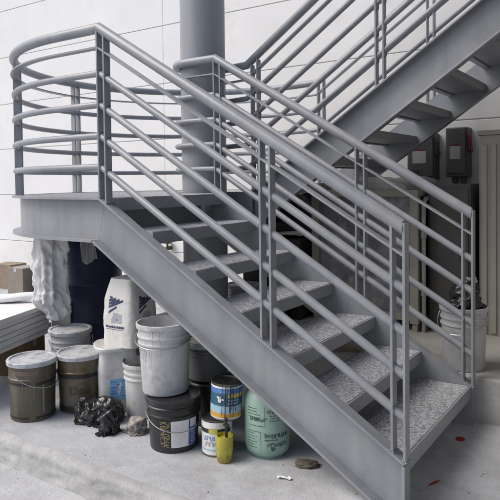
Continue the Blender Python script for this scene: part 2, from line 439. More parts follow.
# curved edge channel round the landing
cprof = [(-.035, 0), (.033, 0), (.033, -.013), (-.025, -.013), (-.025, -.256), (.033, -.256), (.033, -.27), (-.035, -.27)]
bm = bmesh.new()
path = [(-.0015, 0, 0)]+arc_outer(0)+[(.04, YF, 0)]
sweep(bm, path, [(-o, z) for o, z in cprof])     # sideways of a path running to -x is +y
for v in bm.verts:
    if abs(v.co.x+.0015) < 1e-4 and v.co.y < .5: v.co.x += v.co.z*.065/.268
link('landing_channel', bm, PAINT, stair, smooth=True, angle=30)
bm = bmesh.new()
path = [(-.002, W, 0)]+arc_inner(0)+[(.04, YU, 0)]
iprof = [(-.004, 0), (.004, 0), (.004, -.27), (-.004, -.27)]
sweep(bm, path, iprof)
link('well_edge', bm, PAINT, stair, smooth=True, angle=30)

# landing deck
def deck_outline(inset, x):
    ro = RO-.038-inset; pts = []
    pts += [(x, YC-ro)]+[(a, b) for a, b, _ in arc_outer(0, ro, 40)]+[(x, YC+ro)]
    ri = RI+.038+inset
    pts += [(x, YC+ri)]+[(XI+ri*cos(a), YC+ri*sin(a)) for a in [pi/2+pi*k/16 for k in range(17)]]+[(x, YC-ri)]
    return pts
bm = bmesh.new(); prism(bm, deck_outline(0, .09), 2, -.079, -.007)
deck = link('landing_deck', bm, PAINT, stair)
bm = bmesh.new(); prism(bm, deck_outline(.004, .084), 2, -.0075, -.003)
link('deck_infill', bm, DECKC, deck)
for (a, b, c, d, e) in ((-.13, -.12, .04, W-.04, -.30), (-.13, -.12, YU+.04, YF-.04, -.30), (-1.15, -1.14, .55, YF-.55, -.26)):
    bm = bmesh.new(); prism(bm, [(a, -.08), (b, -.08), (b, e+.012), (b+.05, e+.012), (b+.05, e), (a, e)], 1, c, d)
    link('landing_beam', bm, PAINT, stair)

def tread(x, z, y0, y1, upper=False):
    """steel pan with concrete fill; x = nosing; runs back to -x on the lower flight, +x on the upper"""
    d = 1 if upper else -1; dep = .305
    bm = bmesh.new()
    def bx(a, b, *r):
        lo, hi = sorted((x+d*a, x+d*b)); box(bm, lo, hi, *r)
    bx(0, .012, y0, y1, z-.07, z)                        # nosing plate
    bx(.012, dep-.008, y0, y1, z-.058, z-.048)           # pan
    bx(dep-.008, dep, y0, y1, z-.058, z+.002)            # back lip
    bx(.012, .05, y0, y1, z-.07, z-.060)
    p = link('tread', bm, PAINT, stair)
    bm = bmesh.new()
    lo, hi = sorted((x+d*.0125, x+d*(dep-.0085)))
    nxs, nys = 6, 24
    g = [[bm.verts.new((lo+(hi-lo)*i/nxs, y0+.003+(y1-y0-.006)*j/nys, z+.002+.0025*nz(i*.7+x*5, j*.6, 1.0))) for j in range(nys+1)] for i in range(nxs+1)]
    for i in range(nxs):
        for j in range(nys): bm.faces.new((g[i][j], g[i+1][j], g[i+1][j+1], g[i][j+1]))
    r = bmesh.ops.extrude_face_region(bm, geom=bm.faces[:])
    for v in r['geom']:
        if isinstance(v, bmesh.types.BMVert): v.co.z = z-.046
    link('tread_infill', bm, TREAD, p, smooth=True, angle=30)
for tx_, tz_ in ((.37, -.197), (.68, -.395), (.975, -.59), (1.265, -.78), (1.56, -.955), (1.85, -1.12)): tread(tx_, tz_, .036, W-.036)
for k in range(-2, 8): tread(.71+.285*k, .45+.195*k, YU+.036, YF-.036, True)

# guard rails --------------------------------------------------------------
H_RAIL, H_FLAT, H_PIPES = 1.0, .885, (.735, .55, .365, .18)
XU = 2.9
def outer_path(h):
    return [(1.851, 0, h-S*1.851), (0, 0, h)]+arc_outer(h)+[(.035, YF, h+.012), (XU, YF, h+.012+SU*(XU-.035))]
def inner_path(h):
    return [(1.851, W, h-S*1.851), (0, W, h)]+arc_inner(h)+[(.0, YU, h+.012), (XU, YU, h+.012+SU*XU)]
flat = [(-.024, -.005), (.024, -.005), (.024, .005), (-.024, .005)]
def post(parent, x, y, z0, z1s, dirx=1.0, diry=0.0, gap=.056, slope=0.0, end_bar=False):
    """pair of flat bars, broad side across the run; z1s = top of each bar"""
    bm = bmesh.new()
    for k, (dz0, z1) in enumerate(z1s):
        cx, cy = x+dirx*gap*k, y+diry*gap*k
        vs = []
        for zz in (z0+dz0, z1):
            for (a, b) in ((-.006, -.0255), (.006, -.0255), (.006, .0255), (-.006, .0255)):
                vs.append(bm.verts.new((cx+dirx*a-diry*b, cy+diry*a+dirx*b, zz)))
        for f in ((3, 2, 1, 0), (4, 5, 6, 7), (0, 1, 5, 4), (1, 2, 6, 5), (2, 3, 7, 6), (3, 0, 4, 7)): bm.faces.new([vs[i] for i in f])
        bmesh.ops.bevel(bm, geom=[e for e in bm.edges if e.is_valid and all(v in vs[:] for v in e.verts)], offset=.0012, segments=1, affect='EDGES')
    rw = random.Random(int(x*1000+y*77))
    for k, (dz0, z1) in enumerate(z1s):
        cx, cy = x+dirx*gap*k, y+diry*gap*k
        for q in range(9):                                   # weld bead at the foot
            f = -.024+.048*q/8
            for sgn in (-1, 1):
                mt = Matrix.Translation((cx-diry*f+dirx*.0065*sgn, cy+dirx*f+diry*.0065*sgn, z0+dz0+.0135+slope*dirx*.0065*sgn))
                bmesh.ops.create_icosphere(bm, subdivisions=1, radius=rw.uniform(.0042, .0062), matrix=mt)
        for h in H_PIPES:                                    # weld ring where a pipe meets the bar
            zc = z0+dz0+.012+h
            for sgn in ((-1,) if end_bar and k == 1 else (-1, 1)):
                ox = cx+dirx*.007*sgn; oy = cy+diry*.007*sgn
                n_ = 14; vs2 = []
                for i_ in range(n_):
                    a_ = 2*pi*i_/n_; r_ = .0225+rw.uniform(-.0012, .0016)
                    c_ = [(-.0035, 0), (0, .0035), (.0035, 0)]
                    vs2.append([bm.verts.new((ox+dirx*e_-diry*(r_+o_)*cos(a_), oy+diry*e_+dirx*(r_+o_)*cos(a_), zc+(r_+o_)*sin(a_)+slope*.007*sgn+slope*e_)) for e_, o_ in c_])
                for i_ in range(n_):
                    for j_ in range(2): bm.faces.new((vs2[i_][j_], vs2[(i_+1) % n_][j_], vs2[(i_+1) % n_][j_+1], vs2[i_][j_+1]))
    return link('post', bm, PAINT, parent)

def guard(pathf):
    bm = bmesh.new(); tube(bm, pathf(H_RAIL), .031, 18, start_n=(1, 0, 0))
    hr = link('handrail', bm, PAINT, stair, smooth=True, angle=35)
    bm = bmesh.new(); sweep(bm, pathf(H_FLAT), flat); link('flat_rail', bm, PAINT, hr, smooth=True, angle=35)
    for h in H_PIPES:
        bm = bmesh.new(); tube(bm, pathf(h), .0205, 12, start_n=(1, 0, 0)); link('pipe_rail', bm, PAINT, hr, smooth=True, angle=35)
    return hr
outer = guard(outer_path); inner = guard(inner_path)
def stair_post(par, x, y, top_end=False):
    a, b = -S*x, -S*(x+.056)
    post(par, x, y, 0, ((a-.012, a+.985), (b-.012, b+(1.024 if top_end else .985))), slope=-S, end_bar=top_end)
def up_post(par, x, y):
    a, b = SU*x-.02, SU*(x+.056)-.02
    post(par, x, y, 0, ((a-.012, a+.99), (b-.012, b+.99)), slope=SU)
for par, y in ((outer, 0), (inner, W)):
    post(par, 0.0, y, 0, ((-.012, .985), (-.045, .955)))
    stair_post(par, 1.133, y); stair_post(par, 1.80, y, True)
for par, y in ((inner, YU), (outer, YF)):
    up_post(par, .055, y); up_post(par, 1.10, y); up_post(par, 2.15, y)
for a in (radians(223), radians(181)):
    px, py = XC+RO*cos(a), YC+RO*sin(a)
    post(outer, px, py, 0, ((-.012, .98), (-.012, .98)), -sin(a), cos(a))

# steel column through the stair well, with base plate
col = thing('steel_column', 'thick round grey steel column rising through the stair well', 'column', (-.28, YC, ZP))
bm = bmesh.new(); lathe(bm, [(.178, 0), (.178, 5.6)], 64); link('shaft', bm, COLUMN, col, smooth=True)
bm = bmesh.new(); box(bm, -.26, .26, -.26, .26, 0, .025, bev=.003); link('base_plate', bm, COLUMN, col)

# upper floor slab above the stair head and a roof slab, both unseen, put in to shade the right side
up = thing('walkway_and_shade', 'unseen grey concrete walkway slab at the stair head with added roof slab for shade', 'walkway', (0, 0, 0))
bm = bmesh.new(); box(bm, 3.02, 7.0, -.2, WALLY-.01, 1.82, 2.04); link('walkway_slab', bm, PLINTH, up)
bm = bmesh.new(); box(bm, 1.35, 7.0, -7.0, 1.25, 2.30, 2.55); link('shade_slab', bm, PLINTH, up)  # unseen overhead slab, added to keep sky light off the right floor
sw = thing('shade_wall', 'unseen grey concrete wall added at right to block light', 'wall', (0, 0, 0))  # out-of-view wall added to darken the right side
bm = bmesh.new(); box(bm, 2.75, 2.95, -.4, WALLY-.01, ZG-.05, 1.81); link('wall_face', bm, PLINTH, sw)

# ------------------------------------------------------------------ pails and cans
def pail_profile(rb, rt, h, ribs=True):
    p = [(rb-.012, 0), (rb-.003, .004), (rb, .012)]
    f = lambda z: rb+(rt-.010-rb)*z/h
    if ribs:
        for zz in (h*.72, h*.82):
            p += [(f(zz-.008), zz-.008), (f(zz)+.007, zz-.005), (f(zz)+.007, zz+.004), (f(zz+.007), zz+.007)]
    p += [(f(h-.03), h-.03), (rt-.002, h-.026), (rt, h-.018), (rt, h-.002), (rt-.003, h)]
    return p
def bail(t, rt, z, drop, m=WIRE, a=0.0, r=.003):
    """wire handle hanging from two ears at angle a +- 90 deg"""
    bm = bmesh.new(); pts = []
    for k in range(25):
        s = -1+2*k/24; ang = a+s*pi/2
        rr = rt+.008
        pts.append((rr*cos(ang), rr*sin(ang), z-drop*cos(s*pi/2)**.8))
    tube(bm, pts, r, 6)
    h = link('handle', bm, m, t, smooth=True)
    return h
def lid(t, rt, h, m, rim=True):
    bm = bmesh.new()
    pr = [(rt+.002, h-.020), (rt+.008, h-.018), (rt+.009, h+.004), (rt+.004, h+.010), (rt-.010, h+.010), (rt-.016, h+.003), (rt*.55, h+.002), (.02, h+.005)]
    lathe(bm, pr, 56); return link('lid', bm, m, t, smooth=True, angle=35)
def open_pail(t, prof, rt, h, m, fillz, fm):
    bm = bmesh.new(); inner_ = [(r-.006, z) for r, z in prof if z > fillz]
    lathe(bm, prof+[(rt-.008, h)]+[(min(r, rt-.009)-.002, z) for r, z in reversed([q for q in prof if q[1] < h-.03 and q[1] > .02])]+[(prof[1][0]-.01, .01)], 56)
    b = link('pail_body', bm, m, t, smooth=True, angle=35)
    bm = bmesh.new(); lathe(bm, [(rfun(prof)(fillz)-.009, fillz), (.01, fillz+.001)], 40, cap0=False)
    link('contents', bm, fm, t)
    return b
def closed_body(t, prof, m):
    bm = bmesh.new(); lathe(bm, prof, 56); return link('pail_body', bm, m, t, smooth=True, angle=35)
def ring(t, rf, z0, z1, m, name='band', gaps=None, a0=0):
    bm = bmesh.new()
    if gaps is None: gaps = [(0, 2*pi)]
    for a, b in gaps: patch(bm, rf, a0+a, a0+b, z0, z1, .0012, max(4, int(40*(b-a)/(2*pi))), 1)
    return link(name, bm, m, t, smooth=True)
def patch_part(t, name, rf, a0, a1, z0, z1, m, off=.0012):
    bm = bmesh.new(); patch(bm, rf, a0, a1, z0, z1, off, 16, 2); return link(name, bm, m, t, smooth=True)

# A: grimy metal pail, lid, front left
A = thing('metal_pail', 'grimy grey-brown metal pail with rusty rim and dusty lid, leftmost of the pails', 'pail', (-.475, -.165, ZG))
pf = [(.126, 0), (.132, .004), (.132, .012), (.134, .12), (.138, .245), (.143, .25), (.143, .258), (.139, .262), (.140, .315), (.144, .335), (.144, .35)]
rf = rfun(pf); fa = facing(-.475, -.165)
closed_body(A, pf, DIRTYM); l = lid(A, .143, .352, LIDW)
ring(A, rf, .285, .312, RUST, 'rust_band', [(-.9, .25)], fa)
ring(A, rf, .222, .238, DARKBAND, 'band', [(-1.7, -.15), (.15, 1.6)], fa)
ring(A, rf, .018, .032, DARKBAND, 'band', [(-1.6, -.2), (.1, 1.5)], fa)
patch_part(A, 'drip', rf, fa+.02, fa+.08, .14, .284, RUST)
patch_part(A, 'drip', rf, fa-.45, fa-.41, .19, .284, RUST)
patch_part(A, 'drip', rf, fa+.42, fa+.50, .05, .22, DIRTYM2)
bail(A, .144, .30, .10, WIRE, fa+.75)

B = thing('metal_pail', 'glossy dark brown metal pail with grey lid behind the grimy one', 'pail', (-.325, .085, ZG))
fb = facing(-.325, .085)
closed_body(B, pf, BROWNM); lid(B, .143, .352, LIDW)
ring(B, rf, .222, .246, DARKBAND, 'band', [(-1.7, 1.7)], fb)
ring(B, rf, .012, .05, DARKBAND, 'band', [(-1.7, 1.7)], fb)
patch_part(B, 'sticker', rf, fb-.02, fb+.17, .07, .105, LWHITE)
wrap_text('lettering', 'Dod', .075, rf, fb-.05, .145, INKBR, B, .0022)
bm = bmesh.new(); marks(bm, rf, fb+.0, fb+.15, .08, .097, 2, .0032, .95, .5, 12); link('sticker_print', bm, INKB, B)

# C: white pail behind
C = thing('plastic_pail', 'dirty white plastic pail with a dented lid, in front of the navy barrel', 'pail', (-.80, .40, ZG))
pC = pail_profile(.132, .148, .375); closed_body(C, pC, PGREY); lid(C, .147, .375, LIDW); bail(C, .149, .32, .09, WIRE, facing(-.8, .4)+.3)

# D on E: pale grey pail on black pail
E_ = thing('plastic_pail', 'black plastic pail with white and blue label, carrying the pale open pail', 'pail', (.547, -.012, ZG))
pE = [(.122, 0), (.129, .004), (.130, .012), (.139, .185), (.147, .190), (.147, .196), (.140, .200), (.141, .228), (.149, .233), (.149, .239), (.144, .244), (.144, .255), (.152, .260), (.152, .272)]
rE = rfun(pE); fe = facing(.547, -.012)
closed_body(E_, pE, PBLACK)
bm = bmesh.new(); lathe(bm, [(.150, .268), (.154, .270), (.154, .279), (.146, .281), (.138, .276), (.02, .276)], 56); link('lid', bm, PBLACK, E_, smooth=True, angle=35)
lab = patch_part(E_, 'label', rE, fe-.12, fe+1.02, .032, .176, LWHITE)
bm = bmesh.new(); patch(bm, rE, fe+.60, fe+.67, .034, .174, .0022, 4, 2); patch(bm, rE, fe+.67, fe+1.01, .034, .13, .0022, 10, 2); link('label_stripe', bm, LBLUE, lab)
bm = bmesh.new(); marks(bm, rE, fe+.72, fe+.98, .045, .12, 6, .0032, .7, .35, 3); link('label_print', bm, LWHITE, lab)
bm = bmesh.new(); marks(bm, rE, fe-.06, fe+.55, .05, .16, 11, .0024, .6, .14, 5); link('label_print', bm, INKG, lab)
scribble('lettering', rE, fe-.30, .105, .030, 6, GOLD, E_, 5, True)
scribble('lettering', rE, fe-.46, .105, .022, 8, GOLD, E_, 8, True, wgt=.2)
bail(E_, .145, .205, .085, WIRE, fe+.25, .0028)

D_ = thing('plastic_pail', 'pale grey open paint pail with drips, standing on the black pail', 'pail', (.470, .012, ZG+.2765), tilt=(0, radians(-1.0)))
pD = pail_profile(.128, .155, .388); rD = rfun(pD); fd = facing(.505, -.07)
open_pail(D_, pD, .155, .388, PCAKED, .30, PAINTIN)
bm = bmesh.new()
rr = random.Random(31)
for q in range(26):
    a = rr.uniform(-1.5, 1.5); w_ = rr.uniform(.02, .07); z1 = rr.choice((.362, .30, .262)); ln = rr.uniform(.03, .17)
    g = patch(bm, rD, fd+a, fd+a+w_, max(.03, z1-ln), z1, .0010+.0003*(q % 5), 4, 8)
    for i in range(5):
        for j in range(9):
            t = 1-j/8; ac = fd+a+w_/2; v = g[i][j].co; an = atan2(v.y, v.x); an = ac+(an-ac)*(1-.75*t**.6); r_ = hypot(v.x, v.y); v.x, v.y = r_*cos(an), r_*sin(an)
link('drip', bm, PWHITE, D_, smooth=True)
bail(D_, .153, .32, .055, WIRE, fd-.3)

# square white pail with cyan label, lid, white paper sack on top
jx, jy = -.135, .22; fj = facing(jx, jy)
J = thing('square_pail', 'square white pail with pale blue label under the printed sack', 'pail', (jx, jy, ZG), fj+pi/2+.12)
def rsq(bm, secs, n=40, e=5.0, cap=True):
    rings = []
    for (hx, hy, z) in secs:
        rg = []
        for k in range(n):
            t = 2*pi*k/n+.0001; c, s = cos(t), sin(t)
            q = (abs(c)**e+abs(s)**e)**(-1/e); rg.append(bm.verts.new((hx*q*c, hy*q*s, z)))
        rings.append(rg)
    for i in range(len(rings)-1):
        for k in range(n): bm.faces.new((rings[i][k], rings[i][(k+1) % n], rings[i+1][(k+1) % n], rings[i+1][k]))
    if cap: bm.faces.new(rings[0][::-1]); bm.faces.new(rings[-1])
bm = bmesh.new(); rsq(bm, [(.112, .112, 0), (.12, .12, .008), (.125, .125, .27), (.118, .118, .33), (.112, .112, .385)], 64, 6); link('pail_body', bm, PWHITE, J, smooth=True, angle=35)
bm = bmesh.new(); rsq(bm, [(.128, .128, .385), (.140, .140, .388), (.142, .142, .405), (.136, .136, .412), (.05, .05, .412)], 64, 3.2); link('lid', bm, PWHITE, J, smooth=True, angle=35)
bm = bmesh.new(); box(bm, -.060, .085, -.1262, -.1235, .085, .215); lab = link('label', bm, CYAN, J)
bm = bmesh.new(); rr = random.Random(4)
for r_ in range(6):
    x = -.052
    while x < .07:
        w = rr.uniform(.006, .03)
        if rr.random() < .7: box(bm, x, x+w, -.1275, -.1264, .195-.018*r_, .195-.018*r_+rr.uniform(.004, .011))
        x += w+.006
link('label_print', bm, LROYAL, lab)
bm = bmesh.new(); prism(bm, [(-.012, .11), (.0, .12), (.012, .18), (.002, .195), (-.008, .15)], 1, -.1275, -.1264); link('label_emblem', bm, LWHITE, lab)

# sack on the square pail
sx, sy = -.06, .27; fs = facing(sx, sy)
SK = thing('paper_sack', 'white paper sack with navy printed logos standing on the square pail', 'sack', (sx, sy, ZG+.4125), fs+radians(45)+.05)
Hs = .42
def sack_half(z):
    t = z/Hs
    if t < .70: return .130+.004*sin(t*5)
    return .1285-(t-.70)/.30*.036
def sack_pt(a, z, off=0):
    c, s = cos(a), sin(a); e = 5.5
    h = sack_half(z)+off
    q = (abs(c)**e+abs(s)**e)**(-1/e)
    return Vector((h*q*c, h*q*s, z))
def sack_surf(a, z, off=0.0):
    p = sack_pt(a, z)
    f = 1+.030*nz(p.x*9+3, p.z*9+p.y*7, 1)-.030*abs(mathutils.noise.noise(Vector((p.x*13, p.y*13, p.z*9))))-.016*abs(mathutils.noise.noise(Vector((p.x*30+4, p.y*30, p.z*34))))
    r = hypot(p.x, p.y)
    return Vector((p.x*(f+off/r), p.y*(f+off/r), z))
bm = bmesh.new(); n = 144; rings = []
for j in range(61):
    z = Hs*j/60
    rg = [bm.verts.new(sack_surf(2*pi*k/n, z)) for k in range(n)]
    rings.append(rg)
for i in range(60):
    for k in range(n): bm.faces.new((rings[i][k], rings[i][(k+1) % n], rings[i+1][(k+1) % n], rings[i+1][k]))
bm.faces.new(rings[0][::-1]); top = bm.faces.new(rings[-1])
link('sack_body', bm, SACK, SK, smooth=True, angle=50)
def sack_print(side, m, quads, name):
    """quads: polygons in face coordinates u (-1..1), z(m); side = angle of the face centre"""
    bm = bmesh.new()
    for q in quads:
        nu_, nv_ = 8, 5
        def at(s_, t_):
            u = (q[0][0]*(1-s_)+q[1][0]*s_)*(1-t_)+(q[3][0]*(1-s_)+q[2][0]*s_)*t_
            z = (q[0][1]*(1-s_)+q[1][1]*s_)*(1-t_)+(q[3][1]*(1-s_)+q[2][1]*s_)*t_
            return bm.verts.new(sack_surf(side+atan2(u*.115, .128), z, .0011+.0004*(qi % 3)))
        qi = quads.index(q)
        g = [[at(i/nu_, j/nv_) for j in range(nv_+1)] for i in range(nu_+1)]
        for i in range(nu_):
            for j in range(nv_): bm.faces.new((g[i][j], g[i+1][j], g[i+1][j+1], g[i][j+1]))
    return link(name, bm, m, SK)
for side in (0.0, -pi/2):
    dia = []
    for k in range(4):
        o = k*.021
        dia.append([(-.52+.02*k, .238+o), (-.52+.02*k, .254+o), (.52-.26*k, .300+o*.18), (.52-.26*k, .285+o*.18)])
    dia.append([(-.50, .205), (-.50, .222), (.05, .258), (.05, .243)])
    dia.append([(-.30, .262), (-.16, .262), (-.02, .300), (-.16, .300)])
    sack_print(side, INKN, dia, 'logo')
    sack_print(side, INKG, [[(-.35, .150), (.4, .150), (.42, .205), (-.15, .215)]], 'logo_shade')
    rr = random.Random(8); q = []; x = -.72
    while x < .55:
        w = rr.uniform(.05, .10); h = rr.uniform(.010, .017); q.append([(x, .118), (x+w, .118), (x+w+.04, .118+h), (x+.04, .118+h)]); x += w+.02
    q.append([(-.70, .108), (.5, .108), (.5, .111), (-.70, .111)])
    sack_print(side, INKN, q, 'lettering')
    sack_print(side, INKN, [[(-.0, .168), (.12, .165), (.14, .185), (.02, .187)]], 'emblem')

# white plain pail beside (open, dark gap at the rim)
Wp = thing('plastic_pail', 'plain off-white round pail wedged behind the grey rag', 'pail', (.095, .22, ZG))
pW = pail_profile(.105, .125, .33); open_pail(Wp, pW, .125, .33, PWHITE, .25, PAINTIN); 
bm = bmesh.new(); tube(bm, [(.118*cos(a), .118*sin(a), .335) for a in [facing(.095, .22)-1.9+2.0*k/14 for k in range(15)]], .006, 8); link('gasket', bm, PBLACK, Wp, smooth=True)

# dark pails behind the pale one, stacked
K1 = thing('plastic_pail', 'black pail behind the two paint cans, under the dark grey one', 'pail', (.53, .36, ZG))
pK = pail_profile(.12, .14, .25); closed_body(K1, pK, PBLACK); lid(K1, .14, .25, PBLACK)
K2 = thing('plastic_pail', 'dark grey ribbed pail on top of the black pail under the stairs', 'pail', (.50, .355, ZG+.262))
pK2 = pail_profile(.118, .14, .22); closed_body(K2, pK2, PDGREY); lid(K2, .14, .22, PGREY)

# paint cans
def can(label, x, y, z, rz=0, tilt=None):
    t = thing('paint_can', label, 'paint can', (x, y, z), rz, 'paint cans', tilt)
    pc = [(.080, 0), (.083, .002), (.083, .007), (.081, .010), (.081, .180), (.083, .183), (.083, .190)]
    bm = bmesh.new(); lathe(bm, pc+[(.080, .191), (.079, .183), (.068, .181), (.066, .178), (.01, .178)], 48); link('can_body', bm, TINM, t, smooth=True, angle=35)
    return t
rc = lambda z: .081
c2x, c2y = .80, .045; f2 = facing(c2x, c2y)
C2 = can('white paint can with black band standing on the pavement', c2x, c2y, ZG)
lab = patch_part(C2, 'label', rc, f2-1.7, f2+1.7, .010, .180, LWHITE)
bm = bmesh.new(); patch(bm, rc, f2-1.7, f2+1.0, .124, .147, .0018, 24, 1); link('label_band', bm, INKB, lab)
bm = bmesh.new(); patch(bm, rc, f2-.55, f2+.02, .122, .150, .0032, 8, 1); link('label_badge', bm, LYELL, lab)
bm = bmesh.new(); patch(bm, rc, f2-1.2, f2+.9, .032, .040, .0022, 16, 1); link('label_stripe', bm, LSKY, lab)
scribble('lettering', rc, f2-.55, .097, .022, 4, LROYAL, lab, 3, wgt=.13)
scribble('lettering', rc, f2-.50, .067, .024, 4, INKG, lab, 4, wgt=.2)
c1x, c1y = .845, .065; f1 = facing(c1x, c1y)
C1 = can('blue and orange labelled paint can streaked with black drips, on the white can', c1x, c1y, ZG+.1925, 0, (radians(-1.5), radians(2)))
lab = patch_part(C1, 'label', rc, f1-1.8, f1+1.8, .010, .178, LWHITE)
patch_part(C1, 'label_band', rc, f1-1.8, f1+1.8, .142, .168, LROYAL, .0022)
patch_part(C1, 'label_band', rc, f1-1.8, f1+1.8, .078, .1202, LTEAL, .0022)
patch_part(C1, 'label_band', rc, f1-1.8, f1+.05, .1203, .1415, LTEAL, .0022)
patch_part(C1, 'label_band', rc, f1+.05, f1+1.8, .1205, .1415, LYELL, .0022)
patch_part(C1, 'label_band', rc, f1-1.8, f1+1.8, .040, .0775, LSKY, .0022)
patch_part(C1, 'label_band', rc, f1-1.8, f1+1.8, .017, .0395, LORANGE, .0022)
wrap_text('lettering', 'Glidden', .021, rc, f1-.15, .154, LSKY, lab, .0034, bold=False)
scribble('lettering', rc, f1-.40, .112, .030, 2, LWHITE, lab, 6, off=.0034, wgt=.26, gap=.0)
bm = bmesh.new(); marks(bm, rc, f1+.1, f1+.9, .085, .116, 2, .0034, .8, .6, 9); link('label_print', bm, LSKY, lab)
bm = bmesh.new()
rr = random.Random(2)
for a, z0, w in ((-.10, .0, .05), (.02, .10, .03), (.18, .045, .07), (.24, .02, .03), (.42, .02, .035), (.6, .05, .03), (-.3, .03, .02), (.33, .06, .025), (.9, .11, .04)):
    patch(bm, rc, f1+a, f1+a+w, z0, .183, .0046, 2, 6)
link('drip', bm, DRIP, C1, smooth=True)
bm = bmesh.new(); lathe(bm, [(.079, .1835), (.070, .1845), (.01, .1825)], 40, cap0=False); link('dried_paint', bm, DRIP, C1, smooth=True)
bail(C1, .083, .165, -.03, DRIP, f1+pi, .0025)

# mint refrigerant cylinder
tx, ty = 1.03, .185; ft = facing(tx, ty)
T = thing('gas_cylinder', 'mint green gas cylinder with black print beneath the stringer', 'gas cylinder', (tx, ty, ZG))
pT = [(.07, .006), (.095, .010), (.112, .022), (.1195, .045), (.1215, .08), (.1215, .27), (.1185, .298), (.108, .325), (.09, .344), (.066, .357), (.04, .363)]
rT = rfun(pT)
bm = bmesh.new(); lathe(bm, pT, 64); link('tank_body', bm, GREEN, T, smooth=True, angle=60)
bm = bmesh.new(); lathe(bm, [(.085, 0), (.09, 0), (.09, .018), (.085, .018)], 40, False, False); link('foot_ring', bm, GREEN, T, smooth=True)
bm = bmesh.new(); lathe(bm, [(.016, .36), (.016, .385), (.010, .387), (.010, .40)], 20); link('valve', bm, BRASS, T, smooth=True)
bm = bmesh.new()
for a in (0, pi): patch(bm, lambda z: .062, a+.3, a+pi-.3, .35, .405, 0, 12, 2)
link('collar', bm, GREEN, T, smooth=True)
bm = bmesh.new()
marks(bm, rT, ft-.95, ft-.20, .215, .275, 4, .0012, .6, .35, 21)
marks(bm, rT, ft+.1, ft+.9, .200, .240, 3, .0012, .5, .35, 24)
marks(bm, rT, ft-.12, ft+.45, .100, .116, 1, .0012, .9, .5, 26)
marks(bm, rT, ft-1.0, ft-.35, .06, .145, 6, .0012, .6, .3, 28)
for a in (-.12, -.30):
    z0, z1 = (.18, .28) if a > -.2 else (.05, .15)
    patch(bm, rT, ft+a, ft+a+.015, z0, z1, .0012, 1, 2)
patch(bm, rT, ft-.85, ft-.12, .178, .181, .0012, 8, 1); patch(bm, rT, ft-.9, ft-.3, .148, .151, .0012, 8, 1)
link('printing', bm, INKT, T)
for a_, z_, s_, n_, sd in ((.40, .130, .020, 9, 1), (.38, .255, .016, 8, 2), (-.42, .213, .016, 8, 3), (.12, .085, .018, 3, 4), (.60, .082, .018, 5, 5), (.25, .062, .022, 2, 6)): scribble('lettering', rT, ft+a_, z_, s_, n_, INKT, T, sd, off=.0016, wgt=.2)

# yellow jar with brush
yx, yy = .905, -.03; fy = facing(yx, yy)
Y = thing('glass_jar', 'yellow paint-smeared glass jar standing in front of the white can', 'jar', (yx, yy, ZG))
bm = bmesh.new(); lathe(bm, [(.033, 0), (.038, .003), (.041, .02), (.044, .06), (.0455, .09), (.044, .128), (.043, .135), (.039, .135), (.038, .12), (.040, .09), (.038, .06)], 36); link('jar_body', bm, YJAR, Y, smooth=True, angle=50)
jr = rfun([(.038, .003), (.041, .02), (.044, .06), (.0455, .09)]); rr = random.Random(77)
bm = bmesh.new()
for q in range(48):
    a_ = fy-1.7+3.4*q/48; patch(bm, jr, a_, a_+3.4/48, .004, .030+.014*sin(q*.5)+.008*sin(q*1.3)+rr.uniform(0, .006), .0008, 1, 3)
link('residue', bm, JARBR, Y, smooth=True)
bm = bmesh.new(); lathe(bm, [(.0385, .118), (.0, .119)], 30, False, False); link('contents', bm, YJAR, Y)
Br = thing('paintbrush', 'dark paintbrush handle sticking up out of the yellow jar', 'brush', (yx+.004, yy+.012, ZG+.1))
bm = bmesh.new(); tube(bm, [(0, 0, .02), (-.004, .004, .07), (-.008, .008, .115)], .008, 10); link('brush_handle', bm, BLACKM, Br, smooth=True)
bm = bmesh.new(); box(bm, -.022, .010, .0, .012, .073, .086, bev=.002); link('ferrule', bm, BLACKM, Br)
for o in Br.children: pass

# ------------------------------------------------------------------ soft things
def lump(name, m, cx, cy, cz, sx, sy, sz, amp, freq, seed, parent=None, flat_bottom=True, sub=5, rot=0.0, crease=.6):
    bm = bmesh.new(); bmesh.ops.create_icosphere(bm, subdivisions=sub, radius=1)
    off = Vector((seed*7.1, seed*3.3, seed*1.7))
    for v in bm.verts:
        d = v.co.normalized()
        n1 = mathutils.noise.noise(d*freq*.8+off)
        q = d+Vector((n1, -n1, n1*.5))*.35
        f1 = mathutils.noise.voronoi(q*freq+off)[0]; f2 = mathutils.noise.voronoi(q*freq*2.1+off*2)[0]; f3 = mathutils.noise.voronoi(q*freq*4.3+off*3)[0]
        k = 1+amp*n1*1.2+amp*crease*((f1[0]-.4)*1.3+(f2[0]-.4)*.65+(f3[0]-.4)*.28)
        p = Vector((d.x*sx, d.y*sy, d.z*sz))*k
        v.co = p
    R = Matrix.Rotation(rot, 3, 'Z')
    for v in bm.verts:
        v.co = R @ v.co
        if flat_bottom and v.co.z < -sz*.75: v.co.z = -sz*.75+(v.co.z+sz*.75)*.08
    mn = min(v.co.z for v in bm.verts)
    for v in bm.verts: v.co += Vector((cx, cy, cz-mn if flat_bottom else cz))
    return link(name, bm, m, parent, smooth=True, angle=180)
def settle(o):
    """origin to the base centre of the mesh"""
    me = o.data; n = len(me.vertices)
    c = Vector((sum(v.co.x for v in me.vertices)/n, sum(v.co.y for v in me.vertices)/n, min(v.co.z for v in me.vertices)))
    for v in me.vertices: v.co -= c
    o.location = o.location+c; return o

